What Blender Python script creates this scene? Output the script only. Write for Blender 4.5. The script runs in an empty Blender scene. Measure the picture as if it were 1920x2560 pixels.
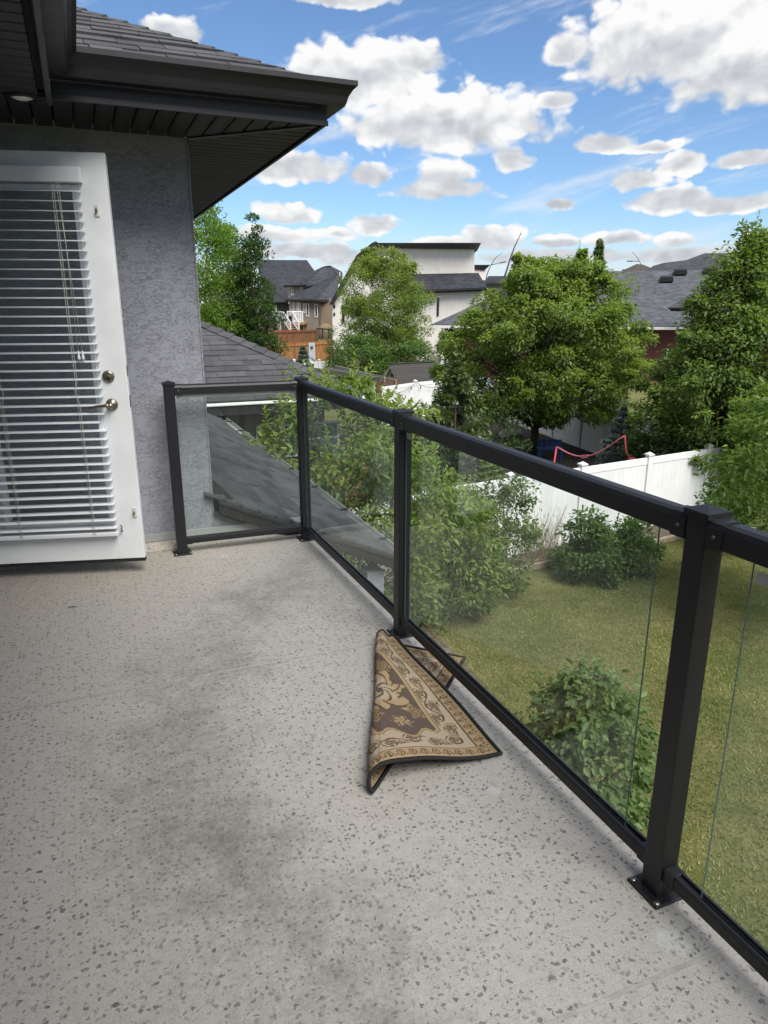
import bpy, bmesh, math, random
import numpy as np
from mathutils import Vector, Matrix
R = math.radians
scn = bpy.context.scene
col = scn.collection
# ------------------------------------------------------------------ camera, sky, sun, exposure
CAM_H = 1.6; FPX = 1770.0; PITCH = math.atan2(522.0, FPX); YAW = R(22.65)
cd = bpy.data.cameras.new('camera'); cam = bpy.data.objects.new('camera', cd); col.objects.link(cam)
cam.location = (0, 0, CAM_H); cam.rotation_euler = (math.pi/2 - PITCH, 0, -YAW)
cd.sensor_fit = 'HORIZONTAL'; cd.sensor_width = 36.0; cd.lens = 36.0*FPX/1920.0
cd.clip_start = 0.05; cd.clip_end = 3000
scn.camera = cam
scn.render.resolution_x = 768; scn.render.resolution_y = 1024
vs = scn.view_settings
vs.view_transform = 'Standard'; vs.look = 'None'; vs.exposure = 0.95; vs.gamma = 1.0; vs.use_curve_mapping = False
SUN_HEAD = R(170); SUN_EL = R(52)
sd = bpy.data.lights.new('sun', 'SUN'); sd.energy = 2.9; sd.angle = R(38); sd.color = (1.0, 0.94, 0.85)
sun = bpy.data.objects.new('sun', sd); col.objects.link(sun)
sdir = Vector((math.sin(SUN_HEAD)*math.cos(SUN_EL), math.cos(SUN_HEAD)*math.cos(SUN_EL), math.sin(SUN_EL)))
sun.rotation_euler = sdir.to_track_quat('Z', 'Y').to_euler(); sun.location = sdir*60
scn.cycles.max_bounces = 8; scn.cycles.transparent_max_bounces = 24; scn.cycles.diffuse_bounces = 3
scn.cycles.glossy_bounces = 3; scn.cycles.transmission_bounces = 6
scn.cycles.use_denoising = True
try: scn.cycles.sample_clamp_indirect = 6.0
except Exception: pass

# ------------------------------------------------------------------ calibrated measuring rays (photo 1920 x 2560)
_fw = np.array([math.sin(YAW)*math.cos(PITCH), math.cos(YAW)*math.cos(PITCH), -math.sin(PITCH)])
_rt = np.array([math.cos(YAW), -math.sin(YAW), 0.0]); _up = np.cross(_rt, _fw); _C = np.array([0, 0, CAM_H])
def ray(x, y): return _fw + _rt*(x-960.0)/FPX - _up*(y-1280.0)/FPX
def az(x, y, z): d = ray(x, y); return _C + d*(z-CAM_H)/d[2]
def aY(x, y, Y): d = ray(x, y); return _C + d*Y/d[1]
def aX(x, y, X): d = ray(x, y); return _C + d*X/d[0]
def ad(x, y, D): d = ray(x, y); return _C + d*D/math.hypot(d[0], d[1])
def azel(x, y):
    d = ray(x, y); d = d/np.linalg.norm(d); return math.atan2(d[0], d[1]), math.asin(d[2])

# ------------------------------------------------------------------ world: Nishita sky with cumulus
def build_world():
    w = bpy.data.worlds.new('World'); scn.world = w; w.use_nodes = True
    try:
        w.cycles.sampling_method = 'MANUAL'; w.cycles.sample_map_resolution = 512
    except Exception: pass
    nt = w.node_tree; nt.nodes.clear(); N = nt.nodes.new; Lk = nt.links.new
    out = N('ShaderNodeOutputWorld'); bg = N('ShaderNodeBackground'); bg.inputs[1].default_value = 0.075
    Lk(bg.outputs[0], out.inputs[0])
    sky = N('ShaderNodeTexSky'); sky.sky_type = 'NISHITA'; sky.sun_disc = False
    sky.sun_elevation = SUN_EL; sky.sun_rotation = SUN_HEAD; sky.altitude = 600
    sky.air_density = 1.0; sky.dust_density = 0.35; sky.ozone_density = 2.2
    tc = N('ShaderNodeTexCoord'); nrm = N('ShaderNodeVectorMath'); nrm.operation = 'NORMALIZE'
    Lk(tc.outputs['Generated'], nrm.inputs[0])
    sep = N('ShaderNodeSeparateXYZ'); Lk(nrm.outputs[0], sep.inputs[0])
    def math_(op, a, b=None, c=None, clamp=False):
        m = N('ShaderNodeMath'); m.operation = op; m.use_clamp = clamp
        for i, v in enumerate((a, b, c)):
            if v is None: continue
            if isinstance(v, (int, float)): m.inputs[i].default_value = v
            else: Lk(v, m.inputs[i])
        return m.outputs[0]
    A = math_('ARCTAN2', sep.outputs[0], sep.outputs[1]); El = math_('ARCSINE', sep.outputs[2])
    cmb = N('ShaderNodeCombineXYZ'); Lk(A, cmb.inputs[0]); Lk(El, cmb.inputs[1])
    # cumulus: (left, right, top, base) in photo pixels, turned into azimuth / elevation
    C = [(700,1120,88,268),(950,1130,95,190),(850,1405,214,386),(960,1240,222,330),(560,875,372,455),(868,990,402,462),
         (972,1240,440,500),(1040,1190,388,470),(1232,1318,355,424),(1400,2010,-50,212),(1362,1460,84,160),(1640,2100,40,260),
         (1448,1600,330,378),(1540,1722,345,376),(1506,1680,412,474),(1610,1768,376,440),(1570,1780,462,530),(1700,1960,486,532),
         (1364,1440,498,528),(620,800,500,560),(878,990,532,588),(818,890,568,600),(560,815,560,606),(340,512,30,122),
         (1325,1475,588,620),(1470,1625,576,612),(1625,1760,578,616),(1000,1210,586,624),(1345,1440,224,276),(1150,1330,560,622),
         (600,960,606,650),(780,1200,628,668),(1180,1560,622,660),(1500,1920,618,662),(1800,2050,575,650),(700,1000,-40,18),(1780,1960,380,420),
         (-260,200,150,300),(2050,2500,420,520),(2000,2350,540,610)]
    def field(P):
        acc = None
        for (x0, x1, y0, y1) in C:
            a0, _ = azel(x0, y1); a1, _ = azel(x1, y1); _, eb = azel((x0+x1)/2, y1); _, et = azel((x0+x1)/2, y0)
            ac = (a0+a1)/2; wv = (a1-a0)/2; ec = eb + (et-eb)*0.40; up = et-ec; dn = (ec-eb)
            s = N('ShaderNodeVectorMath'); s.operation = 'SUBTRACT'; Lk(P, s.inputs[0]); s.inputs[1].default_value = (ac, ec, 0)
            m1 = N('ShaderNodeVectorMath'); m1.operation = 'MULTIPLY'; Lk(s.outputs[0], m1.inputs[0]); m1.inputs[1].default_value = (1/wv, 1/up, 0)
            m2 = N('ShaderNodeVectorMath'); m2.operation = 'MULTIPLY'; Lk(s.outputs[0], m2.inputs[0]); m2.inputs[1].default_value = (1/wv, -1/dn, 0)
            mx = N('ShaderNodeVectorMath'); mx.operation = 'MAXIMUM'; Lk(m1.outputs[0], mx.inputs[0]); Lk(m2.outputs[0], mx.inputs[1])
            ln = N('ShaderNodeVectorMath'); ln.operation = 'LENGTH'; Lk(mx.outputs[0], ln.inputs[0])
            d = math_('SUBTRACT', 1.0, ln.outputs['Value'])
            acc = d if acc is None else math_('SMOOTH_MAX', acc, d, 0.12)
        return math_('MAXIMUM', acc, -1.3)
    # domain warp so that outlines billow
    wn = N('ShaderNodeTexNoise'); wn.inputs['Scale'].default_value = 16; wn.inputs['Detail'].default_value = 4; Lk(cmb.outputs[0], wn.inputs['Vector'])
    ws = N('ShaderNodeVectorMath'); ws.operation = 'SUBTRACT'; Lk(wn.outputs['Color'], ws.inputs[0]); ws.inputs[1].default_value = (.5, .5, .5)
    wm = N('ShaderNodeVectorMath'); wm.operation = 'MULTIPLY'; Lk(ws.outputs[0], wm.inputs[0]); wm.inputs[1].default_value = (.040, .020, 0)
    wa = N('ShaderNodeVectorMath'); wa.operation = 'ADD'; Lk(cmb.outputs[0], wa.inputs[0]); Lk(wm.outputs[0], wa.inputs[1])
    Pw = wa.outputs[0]
    def off(P, dx, dy):
        v = N('ShaderNodeVectorMath'); v.operation = 'ADD'; Lk(P, v.inputs[0]); v.inputs[1].default_value = (dx, dy, 0); return v.outputs[0]
    def puff(P):
        sc = N('ShaderNodeVectorMath'); sc.operation = 'MULTIPLY'; Lk(P, sc.inputs[0]); sc.inputs[1].default_value = (1, 1.35, 1)
        n = N('ShaderNodeTexNoise'); n.inputs['Scale'].default_value = 26; n.inputs['Detail'].default_value = 8; n.inputs['Roughness'].default_value = .57; Lk(sc.outputs[0], n.inputs['Vector'])
        v = N('ShaderNodeTexVoronoi'); v.feature = 'SMOOTH_F1'; v.inputs['Scale'].default_value = 36; v.inputs['Smoothness'].default_value = .35; Lk(sc.outputs[0], v.inputs['Vector'])
        v2 = N('ShaderNodeTexVoronoi'); v2.feature = 'SMOOTH_F1'; v2.inputs['Scale'].default_value = 88; v2.inputs['Smoothness'].default_value = .35; Lk(sc.outputs[0], v2.inputs['Vector'])
        a = math_('MULTIPLY_ADD', n.outputs['Fac'], 1.45, -.725)
        b = math_('MULTIPLY_ADD', v.outputs['Distance'], -0.95, 0.40)
        c = math_('MULTIPLY_ADD', v2.outputs['Distance'], -0.42, 0.18)
        return math_('ADD', math_('ADD', a, b), c)
    E1 = field(Pw); E2 = field(off(Pw, 0, -.027))
    n1 = puff(Pw); n2 = puff(off(Pw, -.010, .014))
    dens = math_('ADD', math_('MULTIPLY', E1, 1.75), n1)
    dens = math_('ADD', dens, 0.20)
    mr = N('ShaderNodeMapRange'); mr.interpolation_type = 'SMOOTHSTEP'; Lk(dens, mr.inputs[0]); mr.inputs[1].default_value = -0.17; mr.inputs[2].default_value = 0.30
    mask = mr.outputs[0]
    # lit tops, grey bases
    v = math_('MAXIMUM', math_('MULTIPLY_ADD', math_('SUBTRACT', E2, E1), 0.62, 0.72, clamp=True), 0.30)
    Lk(math_('MULTIPLY_ADD', v, -.60, .86), mr.inputs[2])      # crisp sunlit tops, soft bases
    lit = math_('MULTIPLY_ADD', math_('SUBTRACT', n1, n2), 0.42, 0.0)
    thick = math_('MULTIPLY', math_('SUBTRACT', dens, 0.5), -0.05)
    br = math_('ADD', math_('ADD', v, lit), thick, clamp=True)
    cr = N('ShaderNodeValToRGB'); Lk(br, cr.inputs[0]); cr.color_ramp.elements[0].position = 0.0; cr.color_ramp.elements[0].color = (3.6, 3.8, 4.1, 1)
    cr.color_ramp.elements[1].position = 0.82; cr.color_ramp.elements[1].color = (6.75, 6.75, 6.75, 1)
    e = cr.color_ramp.elements.new(0.4); e.color = (4.9, 5.05, 5.25, 1)
    # thin cirrus streaks
    cs = N('ShaderNodeVectorMath'); cs.operation = 'MULTIPLY'; 
    rot = N('ShaderNodeVectorRotate'); rot.rotation_type = 'Z_AXIS'; rot.inputs['Angle'].default_value = R(-14); Lk(cmb.outputs[0], rot.inputs['Vector'])
    Lk(rot.outputs[0], cs.inputs[0]); cs.inputs[1].default_value = (4.5, 26, 1)
    cn = N('ShaderNodeTexNoise'); cn.inputs['Scale'].default_value = 1.0; cn.inputs['Detail'].default_value = 7; cn.inputs['Roughness'].default_value = .6; cn.inputs['Distortion'].default_value = .3; Lk(cs.outputs[0], cn.inputs['Vector'])
    cmr = N('ShaderNodeMapRange'); cmr.interpolation_type = 'SMOOTHSTEP'; Lk(cn.outputs['Fac'], cmr.inputs[0]); cmr.inputs[1].default_value = .52; cmr.inputs[2].default_value = .76; cmr.inputs[4].default_value = .62
    # low milky band over the horizon (distant cloud deck, all round)
    hz = N('ShaderNodeMapRange'); hz.interpolation_type = 'SMOOTHSTEP'; Lk(El, hz.inputs[0]); hz.inputs[1].default_value = R(6.5); hz.inputs[2].default_value = R(.5); hz.inputs[3].default_value = 0; hz.inputs[4].default_value = .72
    mx0 = N('ShaderNodeMix'); mx0.data_type = 'RGBA'; Lk(hz.outputs[0], mx0.inputs['Factor']); 
    tint = N('ShaderNodeMix'); tint.data_type = 'RGBA'; tint.blend_type = 'MULTIPLY'; tint.inputs['Factor'].default_value = 1
    Lk(sky.outputs[0], tint.inputs['A']); tint.inputs['B'].default_value = (.78, .92, 1.05, 1)
    Lk(tint.outputs['Result'], mx0.inputs['A']); mx0.inputs['B'].default_value = (5.0, 5.3, 5.7, 1)
    mx1 = N('ShaderNodeMix'); mx1.data_type = 'RGBA'; Lk(cmr.outputs[0], mx1.inputs['Factor']); Lk(mx0.outputs['Result'], mx1.inputs['A']); mx1.inputs['B'].default_value = (6.2, 6.3, 6.5, 1)
    mx2 = N('ShaderNodeMix'); mx2.data_type = 'RGBA'; Lk(mask, mx2.inputs['Factor']); Lk(mx1.outputs['Result'], mx2.inputs['A']); Lk(cr.outputs[0], mx2.inputs['B'])
    Lk(mx2.outputs['Result'], bg.inputs[0])
    # the rest of the sky: same clear blue and scattered cumulus, from plain layered noise on a flat cloud deck
    # (kept apart so that the costly named clouds are only worked out where they stand)
    bg2 = N('ShaderNodeBackground'); bg2.inputs[1].default_value = 0.075
    zc = math_('MAXIMUM', math_('ADD', sep.outputs[2], 0.12), 0.10)
    pv = N('ShaderNodeVectorMath'); pv.operation = 'DIVIDE'; Lk(nrm.outputs[0], pv.inputs[0])
    cz = N('ShaderNodeCombineXYZ'); Lk(zc, cz.inputs[0]); Lk(zc, cz.inputs[1]); cz.inputs[2].default_value = 1e6; Lk(cz.outputs[0], pv.inputs[1])
    gn = N('ShaderNodeTexNoise'); gn.inputs['Scale'].default_value = 2.1; gn.inputs['Detail'].default_value = 5; gn.inputs['Roughness'].default_value = .55; Lk(pv.outputs[0], gn.inputs['Vector'])
    gm = N('ShaderNodeMapRange'); gm.interpolation_type = 'SMOOTHSTEP'; Lk(gn.outputs['Fac'], gm.inputs[0]); gm.inputs[1].default_value = .42; gm.inputs[2].default_value = .54
    gx = N('ShaderNodeMix'); gx.data_type = 'RGBA'; Lk(gm.outputs[0], gx.inputs['Factor']); Lk(mx0.outputs['Result'], gx.inputs['A']); gx.inputs['B'].default_value = (5.9, 5.95, 6.05, 1)
    Lk(gx.outputs['Result'], bg2.inputs[0])
    wa0 = math_('LESS_THAN', math_('ABSOLUTE', math_('SUBTRACT', A, YAW)), R(44)); we0 = math_('LESS_THAN', El, R(33)); we1 = math_('GREATER_THAN', El, R(-1))
    inwin = math_('MULTIPLY', math_('MULTIPLY', wa0, we0), we1)
    ms = N('ShaderNodeMixShader'); Lk(inwin, ms.inputs[0]); Lk(bg2.outputs[0], ms.inputs[1]); Lk(bg.outputs[0], ms.inputs[2])
    Lk(ms.outputs[0], out.inputs[0])
build_world()

# ------------------------------------------------------------------ materials
MATS = {}
def srgb(r, g, b):
    f = lambda c: (c/255/12.92 if c/255 <= .04045 else ((c/255+.055)/1.055)**2.4)
    return (f(r), f(g), f(b), 1)
class NT:
    def __init__(s, m): s.m = m; s.nt = m.node_tree; s.bsdf = s.nt.nodes['Principled BSDF']; s.out = s.nt.nodes['Material Output']
    def n(s, t, **k):
        x = s.nt.nodes.new(t)
        for a, b in k.items():
            if a in x.inputs.keys(): x.inputs[a].default_value = b
            else: setattr(x, a, b)
        return x
    def l(s, a, b): s.nt.links.new(a, b)
    def math(s, op, a, b=None, c=None, clamp=False):
        m = s.n('ShaderNodeMath'); m.operation = op; m.use_clamp = clamp
        for i, v in enumerate((a, b, c)):
            if v is None: continue
            if isinstance(v, (int, float)): m.inputs[i].default_value = v
            else: s.l(v, m.inputs[i])
        return m.outputs[0]
    def mix(s, f, a, b, blend='MIX'):
        m = s.n('ShaderNodeMix'); m.data_type = 'RGBA'; m.blend_type = blend
        for k, v in (('Factor', f), ('A', a), ('B', b)):
            i = m.inputs[k] if k == 'Factor' else m.inputs[k]
            if k != 'Factor': i = [q for q in m.inputs if q.name == k and q.type == 'RGBA'][0]
            if isinstance(v, (int, float)): i.default_value = v
            elif isinstance(v, (tuple, list)): i.default_value = v
            else: s.l(v, i)
        return [o for o in m.outputs if o.type == 'RGBA'][0]
    def noise(s, vec, scale, detail=4, rough=.55, dist=0):
        x = s.n('ShaderNodeTexNoise'); x.inputs['Scale'].default_value = scale; x.inputs['Detail'].default_value = detail
        x.inputs['Roughness'].default_value = rough; x.inputs['Distortion'].default_value = dist
        if vec is not None: s.l(vec, x.inputs['Vector'])
        return x.outputs['Fac']
    def step(s, v, a, b, lo=0., hi=1.):
        x = s.n('ShaderNodeMapRange'); x.interpolation_type = 'SMOOTHSTEP'; s.l(v, x.inputs[0])
        x.inputs[1].default_value = a; x.inputs[2].default_value = b; x.inputs[3].default_value = lo; x.inputs[4].default_value = hi
        return x.outputs[0]
    def pos(s): return s.n('ShaderNodeNewGeometry').outputs['Position']
    def bump(s, h, strength, dist):
        b = s.n('ShaderNodeBump'); b.inputs['Strength'].default_value = strength; b.inputs['Distance'].default_value = dist
        s.l(h, b.inputs['Height']); s.l(b.outputs[0], s.bsdf.inputs['Normal']); return b
def newmat(name, color=(.5,.5,.5,1), rough=.6, metal=0., spec=.5):
    m = bpy.data.materials.new(name); m.use_nodes = True; t = NT(m)
    t.bsdf.inputs['Base Color'].default_value = color; t.bsdf.inputs['Roughness'].default_value = rough
    t.bsdf.inputs['Metallic'].default_value = metal; t.bsdf.inputs['Specular IOR Level'].default_value = spec
    MATS[name] = m; return t
def simple(name, c, rough=.6, var=.18, scale=6., bump=0., bscale=80., metal=0., spec=.5, rand=0., stretch=None):
    t = newmat(name, c, rough, metal, spec)
    p = t.pos()
    if stretch:
        mp = t.n('ShaderNodeMapping'); mp.inputs['Scale'].default_value = stretch; t.l(p, mp.inputs[0]); p = mp.outputs[0]
    f = t.noise(p, scale, 6, .62)
    lo = tuple(x*(1-var) for x in c[:3])+(1,); hi = tuple(min(1, x*(1+var)) for x in c[:3])+(1,)
    k = t.mix(t.step(f, .3, .7), lo, hi)
    if rand:
        oi = t.n('ShaderNodeObjectInfo'); rv = t.math('MULTIPLY_ADD', oi.outputs['Random'], 2*rand, 1-rand)
        cc = t.n('ShaderNodeCombineColor'); [t.l(rv, cc.inputs[i]) for i in range(3)]
        k = t.mix(1.0, k, cc.outputs[0], 'MULTIPLY')
    t.l(k, t.bsdf.inputs['Base Color'])
    rr = t.math('MULTIPLY_ADD', f, .25, rough-.12, clamp=True); t.l(rr, t.bsdf.inputs['Roughness'])
    if bump: t.bump(t.noise(p, bscale, 5, .6), bump, .01)
    return t

def mat_stucco(name, c):
    t = newmat(name, c, .85, 0, .25); p = t.pos()
    mp = t.n('ShaderNodeMapping'); mp.inputs['Scale'].default_value = (1, 1, 1.9); t.l(p, mp.inputs[0])
    a = t.noise(mp.outputs[0], 24, 3, .6, .9)
    b = t.noise(mp.outputs[0], 40, 3, .6, .6)
    g = t.noise(p, 300, 3, .65)
    gate = t.step(t.noise(p, 4.5, 3), .30, .55); gate2 = t.step(t.noise(p, 9.0, 2), .34, .58)
    isl = t.step(a, .53, .565); isl2 = t.step(b, .55, .60)
    rim = t.step(t.math('ABSOLUTE', t.math('SUBTRACT', a, .55)), .0, .028, 1, 0)
    h = t.math('ADD', t.math('MULTIPLY', t.math('MULTIPLY', isl, gate), .55), t.math('MULTIPLY', t.math('MULTIPLY', rim, gate2), .85))
    h = t.math('ADD', h, t.math('MULTIPLY', t.math('MULTIPLY', isl2, gate2), .40)); h = t.math('ADD', h, t.math('MULTIPLY', g, .14))
    t.bump(h, .7, .008)
    big = t.noise(p, 1.3, 4)
    k = t.mix(t.step(big, .3, .72), tuple(x*.90 for x in c[:3])+(1,), tuple(x*1.07 for x in c[:3])+(1,))
    t.l(k, t.bsdf.inputs['Base Color'])
mat_stucco('stucco', (.265, .275, .318, 1))

def mat_deck():
    t = newmat('deck_vinyl', (.25, .24, .22, 1), .55, 0, .35); p = t.pos()
    sp = t.n('ShaderNodeSeparateXYZ'); t.l(p, sp.inputs[0])
    wn = t.n('ShaderNodeTexNoise'); wn.inputs['Scale'].default_value = 75; wn.inputs['Detail'].default_value = 4; t.l(p, wn.inputs['Vector'])
    wv = t.n('ShaderNodeVectorMath'); wv.operation = 'MULTIPLY_ADD'; t.l(wn.outputs['Color'], wv.inputs[0]); wv.inputs[1].default_value = (.022, .022, 0); t.l(p, wv.inputs[2])
    def chips(scale, keep, r0, r1, sx):
        mp = t.n('ShaderNodeMapping'); mp.inputs['Scale'].default_value = (1, sx, 0); t.l(wv.outputs[0], mp.inputs[0])
        v = t.n('ShaderNodeTexVoronoi'); v.inputs['Scale'].default_value = scale; v.voronoi_dimensions = '2D'; t.l(mp.outputs[0], v.inputs['Vector'])
        sc = t.n('ShaderNodeSeparateColor'); t.l(v.outputs['Color'], sc.inputs[0])
        rad = t.math('MULTIPLY_ADD', sc.outputs[1], r1-r0, r0)
        ins = t.step(t.math('SUBTRACT', rad, v.outputs['Distance']), -.015, .045)
        k = t.math('LESS_THAN', sc.outputs[0], keep)
        tone = t.math('MULTIPLY_ADD', sc.outputs[2], .6, .4)
        return t.math('MULTIPLY', t.math('MULTIPLY', ins, k), tone)
    c1 = chips(33, .40, .08, .28, 1.45); c2 = chips(62, .50, .10, .36, .85); c3 = chips(140, .5, .12, .40, 1.1)
    ch = t.math('MAXIMUM', t.math('MAXIMUM', c1, t.math('MULTIPLY', c2, .9)), t.math('MULTIPLY', c3, .42))
    fine = t.noise(p, 420, 3, .7); med = t.noise(p, 30, 5, .65)
    # beige where the membrane is less worn, near the house wall and by the door
    ed = t.math('ADD', t.math('MULTIPLY_ADD', sp.outputs[0], -.55, .25), t.math('MULTIPLY_ADD', sp.outputs[1], .75, -3.15))
    beige = t.step(t.math('ADD', ed, t.math('MULTIPLY_ADD', t.noise(p, 2.2, 5), 1.6, -.8)), -.35, .55)
    base = t.mix(beige, (.270, .263, .248, 1), (.305, .268, .205, 1))
    base = t.mix(t.step(fine, .3, .7), base, (.37, .363, .345, 1)); 
    base = t.mix(t.math('MULTIPLY', t.step(med, .35, .75), .45), base, (.39, .382, .362, 1))
    # grime: broad trodden patches and scuffs down the middle of the deck
    d1 = t.noise(p, 1.5, 6, .62, .4); d2 = t.noise(p, 7, 6, .7, .3); d3 = t.noise(p, 48, 5, .75, .6)
    yq = t.math('SUBTRACT', sp.outputs[1], 2.2)
    cx = t.math('MULTIPLY_ADD', t.math('MULTIPLY', yq, yq), .27, .20)
    lane = t.math('SUBTRACT', 1.0, t.math('MULTIPLY', t.math('ABSOLUTE', t.math('SUBTRACT', sp.outputs[0], cx)), 1.75))
    lane = t.math('MAXIMUM', lane, -.35)
    dirt = t.math('ADD', t.math('ADD', t.math('MULTIPLY', d1, .85), t.math('MULTIPLY', d2, .50)), t.math('ADD', t.math('MULTIPLY', d3, .55), t.math('MULTIPLY', lane, .36)))
    dirt = t.step(dirt, 1.00, 1.56)
    base = t.mix(t.math('MULTIPLY', dirt, .80), base, (.092, .087, .080, 1))
    col_ = t.mix(t.math('MULTIPLY', ch, t.math('SUBTRACT', .92, t.math('MULTIPLY', dirt, .30))), base, (.082, .077, .068, 1))
    # pale scuffs
    sc_ = t.step(t.noise(p, 5.2, 6, .7, .5), .66, .76); col_ = t.mix(t.math('MULTIPLY', sc_, .30), col_, (.36, .37, .39, 1))
    # dried pale splashes
    for (px, py, rr) in ((880, 1517, .045), (1236, 1975, .035), (1680, 2355, .06), (560, 1390, .05), (1010, 1440, .03)):
        c = az(px, py, 0); dv = t.n('ShaderNodeVectorMath'); dv.operation = 'DISTANCE'; t.l(p, dv.inputs[0]); dv.inputs[1].default_value = (c[0], c[1], 0)
        sm = t.step(t.math('ADD', t.math('MULTIPLY', dv.outputs['Value'], 1/rr), t.math('MULTIPLY_ADD', d3, 2.6, -1.3)), .35, .75, .24, 0)
        col_ = t.mix(sm, col_, (.52, .55, .60, 1))
    t.l(col_, t.bsdf.inputs['Base Color'])
    wr = t.noise(p, 75, 3, .6, 1.5)
    wr2 = t.step(t.math('ABSOLUTE', t.math('SUBTRACT', wr, .5)), .0, .09)
    h = t.math('ADD', t.math('MULTIPLY', wr2, .7), t.math('MULTIPLY', fine, .5))
    t.bump(h, .42, .004)
    t.l(t.math('MULTIPLY_ADD', dirt, .2, .50), t.bsdf.inputs['Roughness'])
mat_deck()

def mat_glass(name, tint, dust=.035, refl=1.0):
    m = bpy.data.materials.new(name); m.use_nodes = True; MATS[name] = m; nt = m.node_tree; nt.nodes.clear()
    o = nt.nodes.new('ShaderNodeOutputMaterial'); tr = nt.nodes.new('ShaderNodeBsdfTransparent'); tr.inputs[0].default_value = tint
    gl = nt.nodes.new('ShaderNodeBsdfGlossy'); gl.inputs['Roughness'].default_value = .015; gl.inputs['Color'].default_value = (.95, 1, .98, 1)
    fr = nt.nodes.new('ShaderNodeFresnel'); fr.inputs[0].default_value = 1.5
    mu = nt.nodes.new('ShaderNodeMath'); mu.operation = 'MULTIPLY'; g0 = nt.nodes.new('ShaderNodeNewGeometry'); bf = nt.nodes.new('ShaderNodeMath'); bf.operation = 'SUBTRACT'; bf.inputs[0].default_value = 1.0; nt.links.new(g0.outputs['Backfacing'], bf.inputs[1]); nt.links.new(fr.outputs[0], mu.inputs[0]); mu0 = nt.nodes.new('ShaderNodeMath'); mu0.operation = 'MULTIPLY'; nt.links.new(bf.outputs[0], mu0.inputs[0]); mu0.inputs[1].default_value = refl; nt.links.new(mu0.outputs[0], mu.inputs[1]); mu.use_clamp = True
    mx = nt.nodes.new('ShaderNodeMixShader'); nt.links.new(mu.outputs[0], mx.inputs[0]); nt.links.new(tr.outputs[0], mx.inputs[1]); nt.links.new(gl.outputs[0], mx.inputs[2])
    df = nt.nodes.new('ShaderNodeBsdfDiffuse'); df.inputs[0].default_value = (.55, .58, .55, 1)
    g = nt.nodes.new('ShaderNodeNewGeometry')
    mp = nt.nodes.new('ShaderNodeMapping'); mp.inputs['Scale'].default_value = (3, 3, .8); nt.links.new(g.outputs['Position'], mp.inputs[0])
    no = nt.nodes.new('ShaderNodeTexNoise'); no.inputs['Scale'].default_value = 3; no.inputs['Detail'].default_value = 9; no.inputs['Roughness'].default_value = .75; nt.links.new(mp.outputs[0], no.inputs['Vector'])
    mr = nt.nodes.new('ShaderNodeMapRange'); nt.links.new(no.outputs['Fac'], mr.inputs[0]); mr.inputs[1].default_value = .35; mr.inputs[2].default_value = .8; mr.inputs[3].default_value = dust*.5; mr.inputs[4].default_value = dust*2.4
    vo = nt.nodes.new('ShaderNodeTexVoronoi'); vo.inputs['Scale'].default_value = 55; nt.links.new(g.outputs['Position'], vo.inputs['Vector'])
    sc = nt.nodes.new('ShaderNodeSeparateColor'); nt.links.new(vo.outputs['Color'], sc.inputs[0])
    th = nt.nodes.new('ShaderNodeMath'); th.operation = 'MULTIPLY'; nt.links.new(sc.outputs[0], th.inputs[0]); th.inputs[1].default_value = .16
    lt = nt.nodes.new('ShaderNodeMath'); lt.operation = 'LESS_THAN'; nt.links.new(vo.outputs['Distance'], lt.inputs[0]); nt.links.new(th.outputs[0], lt.inputs[1])
    ma = nt.nodes.new('ShaderNodeMath'); ma.operation = 'MULTIPLY_ADD'; nt.links.new(lt.outputs[0], ma.inputs[0]); ma.inputs[1].default_value = .025; nt.links.new(mr.outputs[0], ma.inputs[2])
    m2 = nt.nodes.new('ShaderNodeMixShader'); nt.links.new(ma.outputs[0], m2.inputs[0]); nt.links.new(mx.outputs[0], m2.inputs[1]); nt.links.new(df.outputs[0], m2.inputs[2])
    nt.links.new(m2.outputs[0], o.inputs[0])
mat_glass('rail_glass', (.955, .98, .967, 1), .007, 1.15)
mat_glass('door_glass', (.93, .96, .96, 1), .02)
simple('glass_edge', (.03, .065, .065, 1), .25, .1)
simple('black_metal', (.0105, .011, .014, 1), .42, .12, 3, .12, 900, spec=.4)
simple('soffit', (.030, .030, .030, 1), .55, .12, 4, spec=.35)
simple('fascia', (.019, .019, .022, 1), .42, .10, 4, spec=.4)
simple('soffit_gap', (.008, .008, .008, 1), .8, .1)
simple('white_paint', (.72, .75, .78, 1), .42, .05, 5, .05, 300)
simple('white_vinyl', (.74, .76, .78, 1), .45, .035, 3, rand=.03)
simple('blind_white', (.70, .73, .77, 1), .38, .03, 4)
simple('cord', (.66, .62, .55, 1), .8, .05)
simple('nickel', (.23, .205, .165, 1), .30, .15, 20, metal=.9)
simple('rusty', (.22, .15, .09, 1), .7, .4, 60)
simple('grey_flash', (.30, .31, .31, 1), .5, .1)
simple('dull_grey', (.018, .019, .020, 1), .85, .15, spec=.1)
simple('galv', (.50, .53, .54, 1), .42, .08, 5, metal=.25)
simple('white_gutter', (.74, .75, .75, 1), .4, .05)
def mat_shingle(name, c, rand=.25):
    t = newmat(name, c, .92, 0, .15); p = t.pos()
    g = t.noise(p, 330, 2, .7); b = t.noise(p, 4, 4)
    oi = t.n('ShaderNodeObjectInfo')
    v = t.math('MULTIPLY_ADD', oi.outputs['Random'], 2*rand, 1-rand)
    v = t.math('MULTIPLY', v, t.step(g, .25, .75, .62, 1.45)); v = t.math('MULTIPLY', v, t.step(b, .3, .7, .88, 1.1))
    cc = t.n('ShaderNodeCombineColor'); [t.l(v, cc.inputs[i]) for i in range(3)]
    t.l(t.mix(1.0, c, cc.outputs[0], 'MULTIPLY'), t.bsdf.inputs['Base Color']); t.bump(g, .5, .004)
mat_shingle('shingle_charcoal', (.075, .077, .085, 1), .20)
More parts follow.
